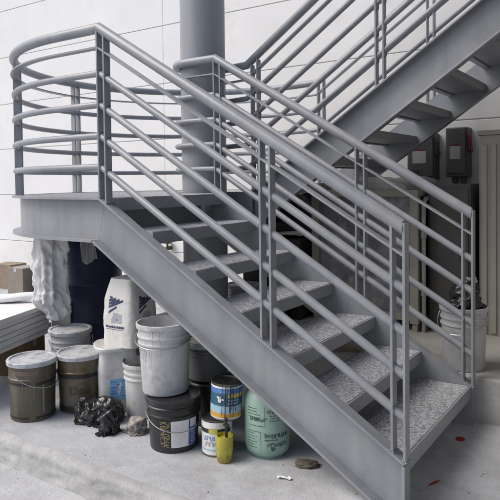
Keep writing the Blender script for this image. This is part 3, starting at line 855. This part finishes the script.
import numpy as np
def film(nu, nv, rest_u, rest_v, init, balls, floor, iters=260, pins=None, wrap=False, grav=.0009, stiff=.35, seed=1, smooth=.12):
    """a thin sheet relaxed under its own weight over rounded contents: springs, floor and ball contacts"""
    rs = np.random.RandomState(seed)
    X = np.array([[init(i/(nu-(0 if wrap else 1)), j/(nv-1)) for j in range(nv)] for i in range(nu)], float)
    X += rs.normal(0, .0035, X.shape); V = np.zeros_like(X)
    pinned = np.zeros((nu, nv, 1)); P0 = X.copy()
    if pins is not None:
        for i in range(nu):
            if pins(i): pinned[i, 0] = 1
    free = 1-pinned
    def cons(A, B, rest, k, fa, fb, both=True):
        d = B-A; l = np.linalg.norm(d, axis=-1, keepdims=True)+1e-9
        df = l-rest
        if not both: df = np.minimum(df, 0)
        c = d/l*df*k*.5
        A += c*fa; B -= c*fb
    for it in range(iters):
        V *= .90; V[..., 2] -= grav; Y = X+V*free; old = X.copy()
        for rep_ in range(7):
            for (di, dj, rest, k, both) in ((1, 0, rest_u, .9, True), (0, 1, rest_v, .9, True), (1, 1, hypot(rest_u, rest_v), .5, True), (2, 0, rest_u*1.7, stiff, False), (0, 2, rest_v*1.7, stiff, False), (4, 0, rest_u*1.8, stiff, False), (0, 4, rest_v*1.8, stiff, False)):
                if dj == 0:
                    n_ = nu if wrap else nu-di
                    for par in range(2*di):
                        ia = np.array([i for i in range(par // 2 if False else 0, n_) if (i // di) % 2 == par // di and (par % di) == i % di], int)
                        if len(ia) == 0: continue
                        ib = (ia+di) % nu
                        A = Y[ia].copy(); B = Y[ib].copy(); cons(A, B, rest, k, free[ia], free[ib], both); Y[ia] = A; Y[ib] = B
                elif di == 0:
                    for par in range(2*dj):
                        ja = np.array([j for j in range(nv-dj) if (j // dj) % 2 == par // dj and (par % dj) == j % dj], int)
                        if len(ja) == 0: continue
                        jb = ja+dj
                        A = Y[:, ja].copy(); B = Y[:, jb].copy(); cons(A, B, rest, k, free[:, ja], free[:, jb], both); Y[:, ja] = A; Y[:, jb] = B
                else:
                    for (o1, o2) in ((0, 1), (1, 0)):
                        for par in (0, 1):
                            ia = np.arange(par, nu-1, 2)
                            A = Y[ia][:, o1:nv-1+o1].copy(); B = Y[ia+1][:, o2:nv-1+o2].copy()
                            cons(A, B, rest, k, free[ia][:, o1:nv-1+o1], free[ia+1][:, o2:nv-1+o2], both)
                            Y[ia, o1:nv-1+o1] = A; Y[ia+1, o2:nv-1+o2] = B
            for (c, r) in balls:
                d = (Y-np.array(c))/np.array(r); l = np.linalg.norm(d, axis=-1, keepdims=True)+1e-9
                Y = np.where((l < 1) & (free > 0), np.array(c)+d/l*np.array(r), Y)
            if floor is not None:
                low = Y[..., 2:3] < floor
                Y = np.where(np.concatenate([np.zeros_like(low), np.zeros_like(low), low], -1), floor, Y)
        V = Y-old
        if floor is not None: V[..., :2] *= np.where(Y[..., 2:3] < floor+.002, .3, 1)
        X = Y
    for q in range(2):                                        # take the jitter off
        Z = X.copy(); Z[1:-1, 1:-1] += smooth*(X[2:, 1:-1]+X[:-2, 1:-1]+X[1:-1, 2:]+X[1:-1, :-2]-4*X[1:-1, 1:-1]); X = Z
    return X
def film_object(name, X, m, wrap=False, thick=.0012, loc=(0, 0, 0)):
    nu, nv, _ = X.shape; bm = bmesh.new()
    g = [[bm.verts.new(X[i, j]) for j in range(nv)] for i in range(nu)]
    for i in range(nu if wrap else nu-1):
        for j in range(nv-1): bm.faces.new((g[i][j], g[(i+1) % nu][j], g[(i+1) % nu][j+1], g[i][j+1]))
    o = link(name, bm, m, None, smooth=True, angle=180, loc=loc)
    md = o.modifiers.new('thickness', 'SOLIDIFY'); md.thickness = thick; md.offset = 1
    sb = o.modifiers.new('smooth', 'SUBSURF'); sb.levels = 1; sb.render_levels = 1
    return o
def heap(name, m, cx, cy, cz, w_, d_, full, balls, label, cat, seed, rot=0.0, n=44, hgt=.16, iters=90, rough=.09, crs=1.0):
    """crumpled sheet: full = how much longer the sheet is than the space it lies in"""
    rn = random.Random(seed); ph = [rn.uniform(0, 6) for _ in range(6)]
    def init(u, v):
        x, y = (u-.5)*w_, (v-.5)*d_
        q = Vector((u*3.2+ph[0], v*3.2+ph[1], ph[2])); c = mathutils.noise.voronoi(q)[0]; c2 = mathutils.noise.voronoi(q*2.3)[0]
        top = hgt*(1-.75*((u-.5)**2+(v-.5)**2)*2.2)
        return (x+.05*mathutils.noise.noise(q*1.3), y+.05*mathutils.noise.noise(q*1.3+Vector((5, 2, 1))), max(.004, top+rough*(c[0]-.45)*1.6+rough*.8*(c2[0]-.45)))
    X = film(n, n, w_*full/(n-1), d_*full/(n-1), init, balls, .003, iters, seed=seed)
    for q in range(1):                                        # sharp creases of crumpled film
        gu = np.gradient(X, axis=0); gv = np.gradient(X, axis=1); N = np.cross(gu, gv); N /= np.linalg.norm(N, axis=-1, keepdims=True)+1e-9
        N *= np.sign(N[..., 2:3]+1e-6)
        for i in range(n):
            for j in range(n):
                p = Vector(X[i, j]); o3 = Vector((seed, seed*2, seed*3))
                w_ = mathutils.noise.noise(p*9+o3); q_ = Vector((p.x+.05*w_, p.y-.05*w_, p.z+.05*w_))
                v1 = mathutils.noise.voronoi(q_*14/crs+o3)[0]; v2 = mathutils.noise.voronoi(q_*31/crs+o3)[0]; v3 = mathutils.noise.voronoi(q_*68/crs+o3)[0]
                k_ = min(1, max(.15, p.z/.035))
                X[i, j] += N[i, j]*crs*k_*(.062*(v1[0]-.38)+.026*(v2[0]-.4)+.009*(v3[0]-.4))
                X[i, j, 2] = max(X[i, j, 2], .002)
    o = film_object(name, X, m, loc=(cx, cy, cz)); o.rotation_euler.z = rot
    return tag(o, label, cat)
heap('trash_bag', TRASH, -.045, -.01, ZG, .27, .18, 1.7, [((-.06, .0, .04), (.085, .06, .065)), ((.055, .01, .05), (.07, .055, .095)), ((.0, -.03, .03), (.07, .05, .05))], 'larger crumpled black plastic bag at the foot of the brown pail', 'plastic bag', 3, .35, 76, .17)
heap('trash_bag', TRASH, .135, -.105, ZG, .15, .12, 1.7, [((.0, .0, .04), (.045, .035, .075))], 'smaller crumpled black plastic bag lying beside the grey rag', 'plastic bag', 8, .8, 54, .14, crs=.8)
heap('crumpled_rag', RAG, .265, -.01, ZG, .13, .11, 1.8, [((.0, .0, .02), (.048, .04, .06))], 'crumpled grey rag spotted with black between the bag and black pail', 'rag', 5, .2, 56, .10, crs=.8)
tag(settle(lump('stone_chunk', DRYLEAF, 1.285, .145, ZG-.002, .058, .034, .016, .35, 2.2, 9, sub=4, rot=.5)), 'flat brown stone chunk on the pavement under the stringer', 'stone')
bm = bmesh.new()
g = [[bm.verts.new((-.035+.07*i/8, (-.008+.016*j/2)*(1+.6*sin(i*1.3)), .004+.007*abs(sin(i*.9+j)))) for j in range(3)] for i in range(9)]
for i in range(8):
    for j in range(2): bm.faces.new((g[i][j], g[i+1][j], g[i+1][j+1], g[i][j+1]))
r_ = bmesh.ops.extrude_face_region(bm, geom=bm.faces[:]); bmesh.ops.translate(bm, verts=[v for v in r_['geom'] if isinstance(v, bmesh.types.BMVert)], vec=(0, 0, .0015))
o = link('paper_scrap', bm, LWHITE, None, smooth=True, loc=(1.262, -.03, ZG)); o.rotation_euler.z = .25
tag(o, 'small torn white paper scrap lying on the pavement', 'paper scrap')
bm = bmesh.new(); rr = random.Random(44)
for q in range(420):
    road = rr.random() < .35
    x = rr.uniform(-1.5, 2.6)
    if road: y = -.50-abs(rr.gauss(0, .16)); z = ZR
    else: y = rr.uniform(-.40, 1.1); z = ZG
    r_ = rr.choice((.0012, .0016, .002, .003, .0045)); 
    mt = Matrix.Translation((x, y, z+r_*.3)) @ Matrix.Rotation(rr.uniform(0, 6), 4, 'Z') @ Matrix.Diagonal((rr.uniform(.7, 1.5), rr.uniform(.7, 1.3), rr.uniform(.4, .9), 1))
    bmesh.ops.create_icosphere(bm, subdivisions=1, radius=r_, matrix=mt)
gr = link('grit', bm, GRIT); gr['kind'] = 'stuff'
def spot(x, y, rx, ry, rz, seed, label):
    bm = bmesh.new(); n = 28; c = []
    for k in range(n):
        a = 2*pi*k/n; q = 1+.35*mathutils.noise.noise(Vector((cos(a)*1.5+seed, sin(a)*1.5, seed)))
        c.append((rx*q*cos(a), ry*q*sin(a)))
    prism(bm, c, 2, .0005, .002); o = link('paint_spot', bm, RED, None, loc=(x, y, ZG)); o.rotation_euler.z = rz
    tag(o, label, 'paint spot')
spot(1.846, .88, .026, .030, 0, 2, 'round red paint spot on the pavement near the last step')
spot(1.876, .318, .007, .036, -.35, 5, 'thin red paint streak on the pavement near the camera')

# white film bag hanging from the landing edge in front of the barrel
def hanging_bag():
    nu, nv = 110, 60
    rn = random.Random(6); off = [rn.uniform(-1, 1) for _ in range(nu)]
    def init(u, v):
        a = 2*pi*u; r = 1+.16*sin(3*a+1)+.14*sin(5*a+2)+.05*sin(11*a)+.10*sin(4*a+9*v)
        t = v; sq = 1-.35*t*t
        return (.115*r*sq*cos(a)+.10*t*t, .075*r*sq*sin(a), -.335*t-.02*sin(3*a)*t)
    X = film(nu, nv, 1.08/nu, .385/(nv-1), init, [((.03, .0, -.24), (.07, .045, .12))], None, 150, pins=lambda i: True, wrap=True, grav=.0010, seed=4)
    # gather the mouth of the bag at its foot to one side
    for j in range(nv):
        t = max(0, (j/(nv-1)-.70)/.30)
        c = X[:, j].mean(0); X[:, j, :2] = c[:2]+(X[:, j, :2]-c[:2])*(1-.6*t*t); X[:, j, 0] += .05*t+.0
        C = X.mean(0, keepdims=True)
    for i in range(nu):
        for j in range(nv):
            p = Vector(X[i, j]); d = p-Vector(C[0, j]); d.z = 0; d.normalize()
            w_ = mathutils.noise.noise(p*8)*.05; q = Vector((p.x+w_, p.y-w_, p.z*.85+w_+p.x*.5))
            v1 = mathutils.noise.voronoi(q*8)[0]; v2 = mathutils.noise.voronoi(q*19+Vector((3, 1, 2)))[0]; v3 = mathutils.noise.voronoi(q*44)[0]
            k_ = min(1, j/6)
            X[i, j] += np.array(d*(.060*(v1[0]-.42)+.034*(v2[0]-.42)+.012*(v3[0]-.42))*k_)
    o = film_object('plastic_bag', X, FILM, True, loc=(-1.03, .42, -.278)); o.rotation_euler.z = .3
    tag(o, 'bunched white plastic bag hanging under the landing edge', 'plastic bag')
hanging_bag()

# navy barrel
Nb = thing('plastic_barrel', 'dark navy blue plastic barrel standing under the landing', 'barrel', (-1.22, .93, ZG))
bm = bmesh.new(); lathe(bm, [(.25, 0), (.275, .02), (.285, .08), (.287, .30), (.297, .315), (.297, .335), (.287, .35), (.287, .60), (.297, .615), (.297, .635), (.287, .65), (.284, .90), (.27, .96), (.25, .975), (.24, .965)], 64)
link('barrel_body', bm, NAVY, Nb, smooth=True, angle=50)
# pale rag laid over the barrel's edge
def cloth(name, pts_fn, m, nu, nv, thick, label, cat, loc):
    bm = bmesh.new()
    g = [[bm.verts.new(pts_fn(i/nu, j/nv)) for j in range(nv+1)] for i in range(nu+1)]
    for i in range(nu):
        for j in range(nv): bm.faces.new((g[i][j], g[i+1][j], g[i+1][j+1], g[i][j+1]))
    o = link(name, bm, m, None, smooth=True, loc=loc)
    md = o.modifiers.new('s', 'SOLIDIFY'); md.thickness = thick
    tag(o, label, cat); return o
fN = facing(-1.22, .93)
def ragpt(u, v):
    a = fN+.02+.38*(u-.5)+.06*v; r = .303+.008*sin(u*16+v*3)
    z = .985-.17*v-.02*sin(u*5)
    if v < .2: r -= (.2-v)*.5; z = .985
    return (r*cos(a), r*sin(a), z)
cloth('rag', ragpt, PGREY, 24, 16, .003, 'pale grey rag folded over the top edge of the navy barrel', 'rag', (-1.22, .93, ZG))

# stack of white boards, bottom left
def rotbox(hx, hy, h): 
    bm = bmesh.new(); box(bm, -hx, hx, -hy, hy, 0, h, bev=.003); return bm
ang = atan2(.112-.518, -1.097+1.248)      # direction of the long edge towards the camera
ux, uy = cos(ang), sin(ang); vx, vy = uy, -ux   # v points left (away from the visible end)
names = ['bottom', 'second lowest', 'middle', 'fourth from the ground', 'second from the top', 'topmost']
LB, WB = 1.10, .52
names = ['lowest board of the white stack, resting on cardboard boxes', 'second lowest board in the stack of white boards', 'third lowest board in the stack of white boards', 'third board from the top of the white stack', 'second board from the top of the white stack', 'topmost board of the white stack, under the rolled sheet']
rr = random.Random(12)
# corner nearest the barrel at (-1.248,.518); visible long face runs from it towards the viewer
th = .041
for k in range(6):
    j1, j2 = rr.uniform(-.022, .015), rr.uniform(-.02, .02)
    cx = -1.243+ux*(LB/2-.03+j1)+vx*(WB/2+j2)*1.0
    cy = .545+uy*(LB/2-.03+j1)+vy*(WB/2+j2)*1.0
    o = link('foam_board', rotbox(LB/2, WB/2, th-.002-rr.uniform(0, .006)), SHEETW, None, loc=(cx, cy, -1.096+th*k)); o.rotation_euler.z = ang+rr.uniform(-.012, .012)
    tag(o, names[k], 'board', 'stacked white boards')
ZT = -1.096+th*6
bm = bmesh.new(); box(bm, -.075, .075, -.012, .012, 0, .50, bev=.003)
o = link('grey_board', bm, CARDG2, None, loc=(-1.155, .60, ZG)); o.rotation_euler = (radians(-3), 0, radians(32)); tag(o, 'narrow grey board standing upright between the white stack and the barrel', 'board')
# rolled white sheet on top
def roll():
    bm = bmesh.new(); pts = []; prof = []
    for k in range(20):
        a = 2*pi*k/20; prof.append((.085*cos(a), .030*sin(a)+.004*sin(3*a)))
    path = [(-.32+.64*i/12, .012*sin(i*.8), .030+.004*sin(i)) for i in range(13)]
    sweep(bm, path, prof)
    o = link('plastic_roll', bm, BAGW, None, smooth=True, loc=(-1.545, .44, ZT-.001)); o.rotation_euler.z = ang+pi*.62
    tag(o, 'flattened white plastic roll lying on the white boards', 'plastic roll')
roll()
# cardboard under and behind
def carton(label, x, y, z, hx, hy, h, rz, m=CARD, taped=False):
    t = thing('cardboard_box', label, 'box', (x, y, z), rz, 'cardboard boxes')
    bm = bmesh.new(); box(bm, -hx, hx, -hy, hy, 0, h, bev=.003); link('carton', bm, m, t)
    bm = bmesh.new(); box(bm, -.025, .025, -hy-.001, hy+.001, h-.05, h+.0012); link('tape', bm, CARDG if m is not CARDG else LIDW, t)
    return t
cx, cy = -1.243+ux*.16+vx*.2, .545+uy*.16+vy*.2
carton('dark cardboard box holding up the end of the white boards', cx+.02, cy, ZG, .14, .17, .250, ang, CARDD)
cx2, cy2 = -1.243+ux*.75+vx*.26, .545+uy*.75+vy*.26
carton('brown cardboard box holding up the near end of the white boards', cx2, cy2, ZG, .14, .17, .250, ang, CARD)
carton('tan cardboard box at the left end of the boxes by the wall', -4.75, 2.62, ZG, .17, .14, .33, .1, CARD)
carton('greyish cardboard box with silvery top by the wall', -4.20, 2.45, ZG, .15, .14, .34, .05, CARDG)
carton('low brown cardboard box carrying a smaller one by the wall', -3.85, 2.62, ZG, .16, .14, .26, -.05, CARD)
carton('small brown cardboard box on top of the low one by the wall', -3.86, 2.62, ZG+.262, .14, .13, .19, .03, CARDD)

# ------------------------------------------------------------------ right side equipment
# framed cabinet with dark front, mottled by painted reflections and stains
Fc = thing('framed_cabinet', 'beige framed cabinet with dark front of painted reflections and stains behind the stairs', 'cabinet', (.775, 2.02, ZP))
fx0, fx1, zt = -.455, .455, 1.09
bm = bmesh.new()
for a in (fx0, fx1-.065): box(bm, a, a+.065, 0, .06, .06, zt-.056, bev=.003)
for a in (fx0, fx1-.065): box(bm, a, a+.065, .45, .51, .06, zt-.056, bev=.003)
box(bm, fx0, fx1, 0, .06, zt-.055, zt, bev=.003); box(bm, fx0, fx1, .45, .51, zt-.055, zt, bev=.003)
box(bm, fx0+.066, fx1-.066, .005, .055, .08, .13, bev=.003)
for a in (fx0, fx1-.065): box(bm, a, a+.065, .061, .449, zt-.05, zt-.003, bev=.003)
link('frame', bm, BEIGE, Fc)
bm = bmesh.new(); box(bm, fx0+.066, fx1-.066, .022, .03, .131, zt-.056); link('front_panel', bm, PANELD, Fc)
bm = bmesh.new(); box(bm, fx0+.01, fx1-.01, .066, .44, .1, zt-.06); link('cabinet_body', bm, BROWNC, Fc)
for a in (fx0+.03, fx1-.03):
    for b in (.03, .48):
        bm = bmesh.new(); box(bm, a-.02, a+.02, b-.02, b+.02, 0, .0595); link('foot', bm, BEIGE, Fc)
bm = bmesh.new(); lathe(bm, [(.2, 0), (.2, .006), (.01, .01)], 40)
# canopy-like sheet lying on top
bm2 = bmesh.new(); prism(bm2, [(-.19, 0), (.32, 0), (.30, .035), (.05, .10), (-.02, .10)], 1, .08, .42); bm.free()
o = link('sheet_cover', bm2, PGREY, None, loc=(.80, 2.02, ZP+zt+.001)); tag(o, 'grey folded sheet metal cover lying on the framed cabinet', 'cover')

Bc = thing('metal_locker', 'dark brown metal box cabinet right of the beige frame', 'cabinet', (1.425, 2.15, ZP))
bm = bmesh.new(); box(bm, -.16, .16, 0, .42, .03, 1.13, bev=.006); link('cabinet_body', bm, BROWNC, Bc)
bm = bmesh.new(); box(bm, -.145, .145, -.012, -.0005, .06, 1.10, bev=.004); d = link('door', bm, BROWNC, Bc)
bm = bmesh.new(); box(bm, .09, .115, -.03, -.0125, .55, .66, bev=.004); link('handle', bm, BLACKM, d)
bm = bmesh.new(); box(bm, -.155, .155, .01, .41, 0, .0295); link('plinth', bm, BLACKM, Bc)

Tb = thing('ribbed_cabinet', 'tall pale beige ribbed metal cabinet at the right edge', 'cabinet', (1.63, 2.2, ZP))
bm = bmesh.new(); box(bm, .0, .6, .02, .5, 0, 1.49, bev=.005); link('cabinet_body', bm, BEIGE2, Tb)
bm = bmesh.new()
for k in range(9): box(bm, .018+.066*k, .018+.066*k+.040, .006, .0195, .02, 1.42, bev=.004)
link('ribs', bm, BEIGE2, Tb)
bm = bmesh.new(); box(bm, -.012, .612, .0, .512, 1.4905, 1.525, bev=.004); link('cap', bm, BEIGE2, Tb)

Kc = thing('black_cabinet', 'black metal cabinet with a set-back upper half behind the stairs', 'cabinet', (-.02, 1.92, ZP))
bm = bmesh.new(); box(bm, -.30, .28, 0, .6, 0, .68, bev=.006); link('lower_body', bm, BLACKM, Kc)
bm = bmesh.new(); box(bm, -.30, .28, .24, .6, .681, 1.06, bev=.006); link('upper_body', bm, BLACKM, Kc)
def foldpt(u, v): return (-.05+.22*u, .02+.18*v, .004+.03*abs(sin(v*7))*(.5+u*.5))
cloth('folded_cloth', lambda u, v: (-.02+.25*u, .01+.19*v, .006+.035*abs(sin(v*9+u))*(.6+.4*u)+.015), SHEETW, 12, 24, .004, 'pale folded cloth lying on the ledge of the black cabinet', 'cloth', (.03, 1.92, ZP+.681))

tk = thing('steel_tank', 'dull grey upright cylindrical tank between the beige frame and the wall', 'tank', (.93, 2.80, ZP))
bm = bmesh.new(); lathe(bm, [(.20, .0), (.24, .03), (.25, .08), (.25, 1.05), (.235, 1.12), (.19, 1.17), (.10, 1.195), (.02, 1.20)], 48); link('tank_shell', bm, PGREY2, tk, smooth=True, angle=50)
bm = bmesh.new(); tube(bm, [(0, 0, 1.215), (0, 0, 1.25)], .05, 16); link('top_cap', bm, BOXG, tk, smooth=True)
pp_ = thing('standpipe', 'slim pale grey standpipe between the beige frame and brown cabinet', 'pipe', (1.262, 2.06, ZP))
bm = bmesh.new(); tube(bm, [(0, 0, 0), (0, 0, .98), (0, .05, 1.02), (0, .5, 1.02)], .017, 12); link('pipe', bm, PGREY2, pp_, smooth=True)
for z_ in (.28, .72):
    bm = bmesh.new(); tube(bm, [(0, 0, z_), (0, 0, z_+.06)], .024, 12); link('coupling', bm, PGREY2, pp_, smooth=True)
# pails on the plinth, seen between the treads
for n_, (x, y, s, lb) in enumerate(((-.22, 1.78, 1.0, 'dirty white lidded pail on the plinth, seen between the treads nearest the column'), (.10, 1.66, .9, 'shorter lidded pail on the plinth in front of the black cabinet'))):
    t = thing('plastic_pail', lb, 'pail', (x, y, ZP)); pp = pail_profile(.125*s, .142*s, .28*s); closed_body(t, pp, PGREY); lid(t, .141*s, .28*s, LIDW)

# grey pail on the plinth at right with a black bag in it
Rp = thing('plastic_pail', 'grey plastic pail stuffed with a black bag beside the last step', 'pail', (1.745, 1.345, ZP))
pR = pail_profile(.124, .146, .385); open_pail(Rp, pR, .146, .385, PGREY, .3, PDGREY); bail(Rp, .148, .33, .10, WIRE, facing(1.745, 1.345)-.4)
heap('trash_bag', TRASH, 1.76, 1.36, ZP+.29, .22, .22, 1.6, [((.0, .0, .08), (.095, .095, .14)), ((.045, .03, .16), (.055, .055, .10))], 'black plastic bag stuffed into the grey pail at right', 'plastic bag', 11, .4, 56, .30)
# flattened brown carton lying under the stairs
bm = bmesh.new(); prism(bm, [(-.20, -.10), (.19, -.09), (.21, .05), (.05, .12), (-.18, .10)], 2, 0, .03, bev=.004)
o = link('cardboard_sheet', bm, CARD, None, loc=(.98, 1.36, ZP+.001)); o.rotation_euler.z = .3; tag(o, 'flattened brown cardboard on the plinth beneath the treads', 'cardboard')

# electrical disconnect boxes on the wall
def switchbox(label, x0, x1, z0, z1, red):
    w, h = x1-x0, z1-z0
    t = thing('switch_box', label, 'electrical box', ((x0+x1)/2, WALLY, z0), 0, 'electrical switch boxes on the wall')
    bm = bmesh.new(); box(bm, -w/2, w/2, -.15, -.002, 0, h, bev=.008); link('enclosure', bm, BOXG, t)
    bm = bmesh.new(); box(bm, -w/2+.014, w/2-.014, -.166, -.1505, .03, h*.985, bev=.006); d = link('door', bm, BOXG, t)
    bm = bmesh.new(); box(bm, -w*.28, w*.20, -.1685, -.1665, h*.36, h*.62); lb = link('label', bm, LGREY, d)
    bm = bmesh.new(); box(bm, -w*.28, w*.20, -.1690, -.1686, h*.625, h*.66); link('warning_strip', bm, REDD, d)
    bm = bmesh.new(); rr = random.Random(int(h*1000))
    for r_ in range(5):
        x = -w*.25
        while x < w*.14:
            ww = rr.uniform(.008, .025); box(bm, x, x+ww, -.1695, -.1687, h*.40+.02*r_, h*.40+.02*r_+.004); x += ww+.006
    link('label_print', bm, INKG, lb)
    bm = bmesh.new(); box(bm, w/2+.001, w/2+.022, -.12, -.05, h*.50, h*.62, bev=.004); link('switch_mount', bm, BOXG, t)
    bm = bmesh.new(); prism(bm, [(w/2+.012, h*.52), (w/2+.035, h*.50), (w/2+.030, h*.80), (w/2-.004, h*.93), (w/2-.012, h*.88), (w/2+.012, h*.76)], 1, -.175, -.122, bev=.004); link('switch_handle', bm, REDD if red else BLACKM, t)
    return t
# left box
b1 = switchbox('wider grey electrical switch box, left of two on the wall', .82, 1.075, .075, .50, False)
b2 = switchbox('narrow grey electrical switch box with red lever, right of two', 1.17, 1.36, .10, .535, True)
for dx, b in ((-.03, b2), (.045, b2)):
    bm = bmesh.new(); tube(bm, [(dx, -.08, -1.0), (dx, -.08, -.06), (dx, -.08, .0)], .017, 12); tube(bm, [(dx, -.08, -.05), (dx, -.08, -.002)], .026, 12)
    link('conduit', bm, BOXG, b, smooth=True)
bm = bmesh.new(); tube(bm, [(.0, -.08, -1.0), (.0, -.08, .0)], .017, 12); link('conduit', bm, BOXG, b1, smooth=True)

# hose tap on the wall
tp = thing('hose_tap', 'small dark hose tap on the white wall, seen between the top treads', 'tap', (-2.2, WALLY, -.72))
bm = bmesh.new(); tube(bm, [(0, -.002, 0), (0, -.09, 0)], .025, 12); tube(bm, [(0, -.075, .01), (0, -.11, -.02), (0, -.12, -.08)], .022, 12); lathe_bm = bm; link('tap_body', bm, BRASS, tp, smooth=True)
bm = bmesh.new(); lathe(bm, [(.012, .0), (.012, .05), (.055, .052), (.055, .066), (.02, .07)], 20)
for v in bm.verts: v.co += Vector((0, -.065, .01))
link('tap_wheel', bm, BRASS, tp, smooth=True)

# ------------------------------------------------------------------ camera, light
cam = bpy.data.cameras.new('camera'); cam.sensor_fit = 'HORIZONTAL'; cam.sensor_width = 36
FPX, SY = 609.277, 198.713
cam.lens = FPX/500*36; cam.shift_y = (SY-250)/500; cam.clip_end = 400; cam.clip_start = .05
co = bpy.data.objects.new('camera', cam); COL.objects.link(co); scene.camera = co
Fv = Vector((-.55882884, .82875189, -.02967548)); Rv = Vector((.82925695, .55873715, -.01207145)); Uv = Rv.cross(Fv)
M = Matrix((Rv, Uv, -Fv)).transposed().to_4x4(); M.translation = Vector((2.75531496, -2.51342128, .08955535)); co.matrix_world = M

w = bpy.data.worlds.new('World'); scene.world = w; w.use_nodes = True
nt = w.node_tree; bg = nt.nodes['Background']
sky = nt.nodes.new('ShaderNodeTexSky'); sky.sky_type = 'NISHITA'; sky.sun_disc = False
SE, SAZ = radians(50), radians(218)      # sun direction: azimuth of the vector towards the sun, from +x
sd = Vector((cos(SE)*cos(SAZ), cos(SE)*sin(SAZ), sin(SE)))
sky.sun_elevation = SE; sky.sun_rotation = pi/2-SAZ
sky.air_density = 1.0; sky.dust_density = 4.0; sky.ozone_density = 1.0
nt.links.new(sky.outputs['Color'], bg.inputs['Color']); bg.inputs['Strength'].default_value = .13
sun = bpy.data.lights.new('sun', 'SUN'); sun.energy = 1.2; sun.angle = radians(36); sun.color = (1, .97, .93)
so = bpy.data.objects.new('sun', sun); COL.objects.link(so); so.rotation_euler = (-sd).to_track_quat('-Z', 'Y').to_euler()

scene.view_settings.view_transform = 'Standard'; scene.view_settings.look = 'None'
scene.view_settings.gamma = 1; scene.view_settings.use_curve_mapping = False
scene.view_settings.exposure = .57
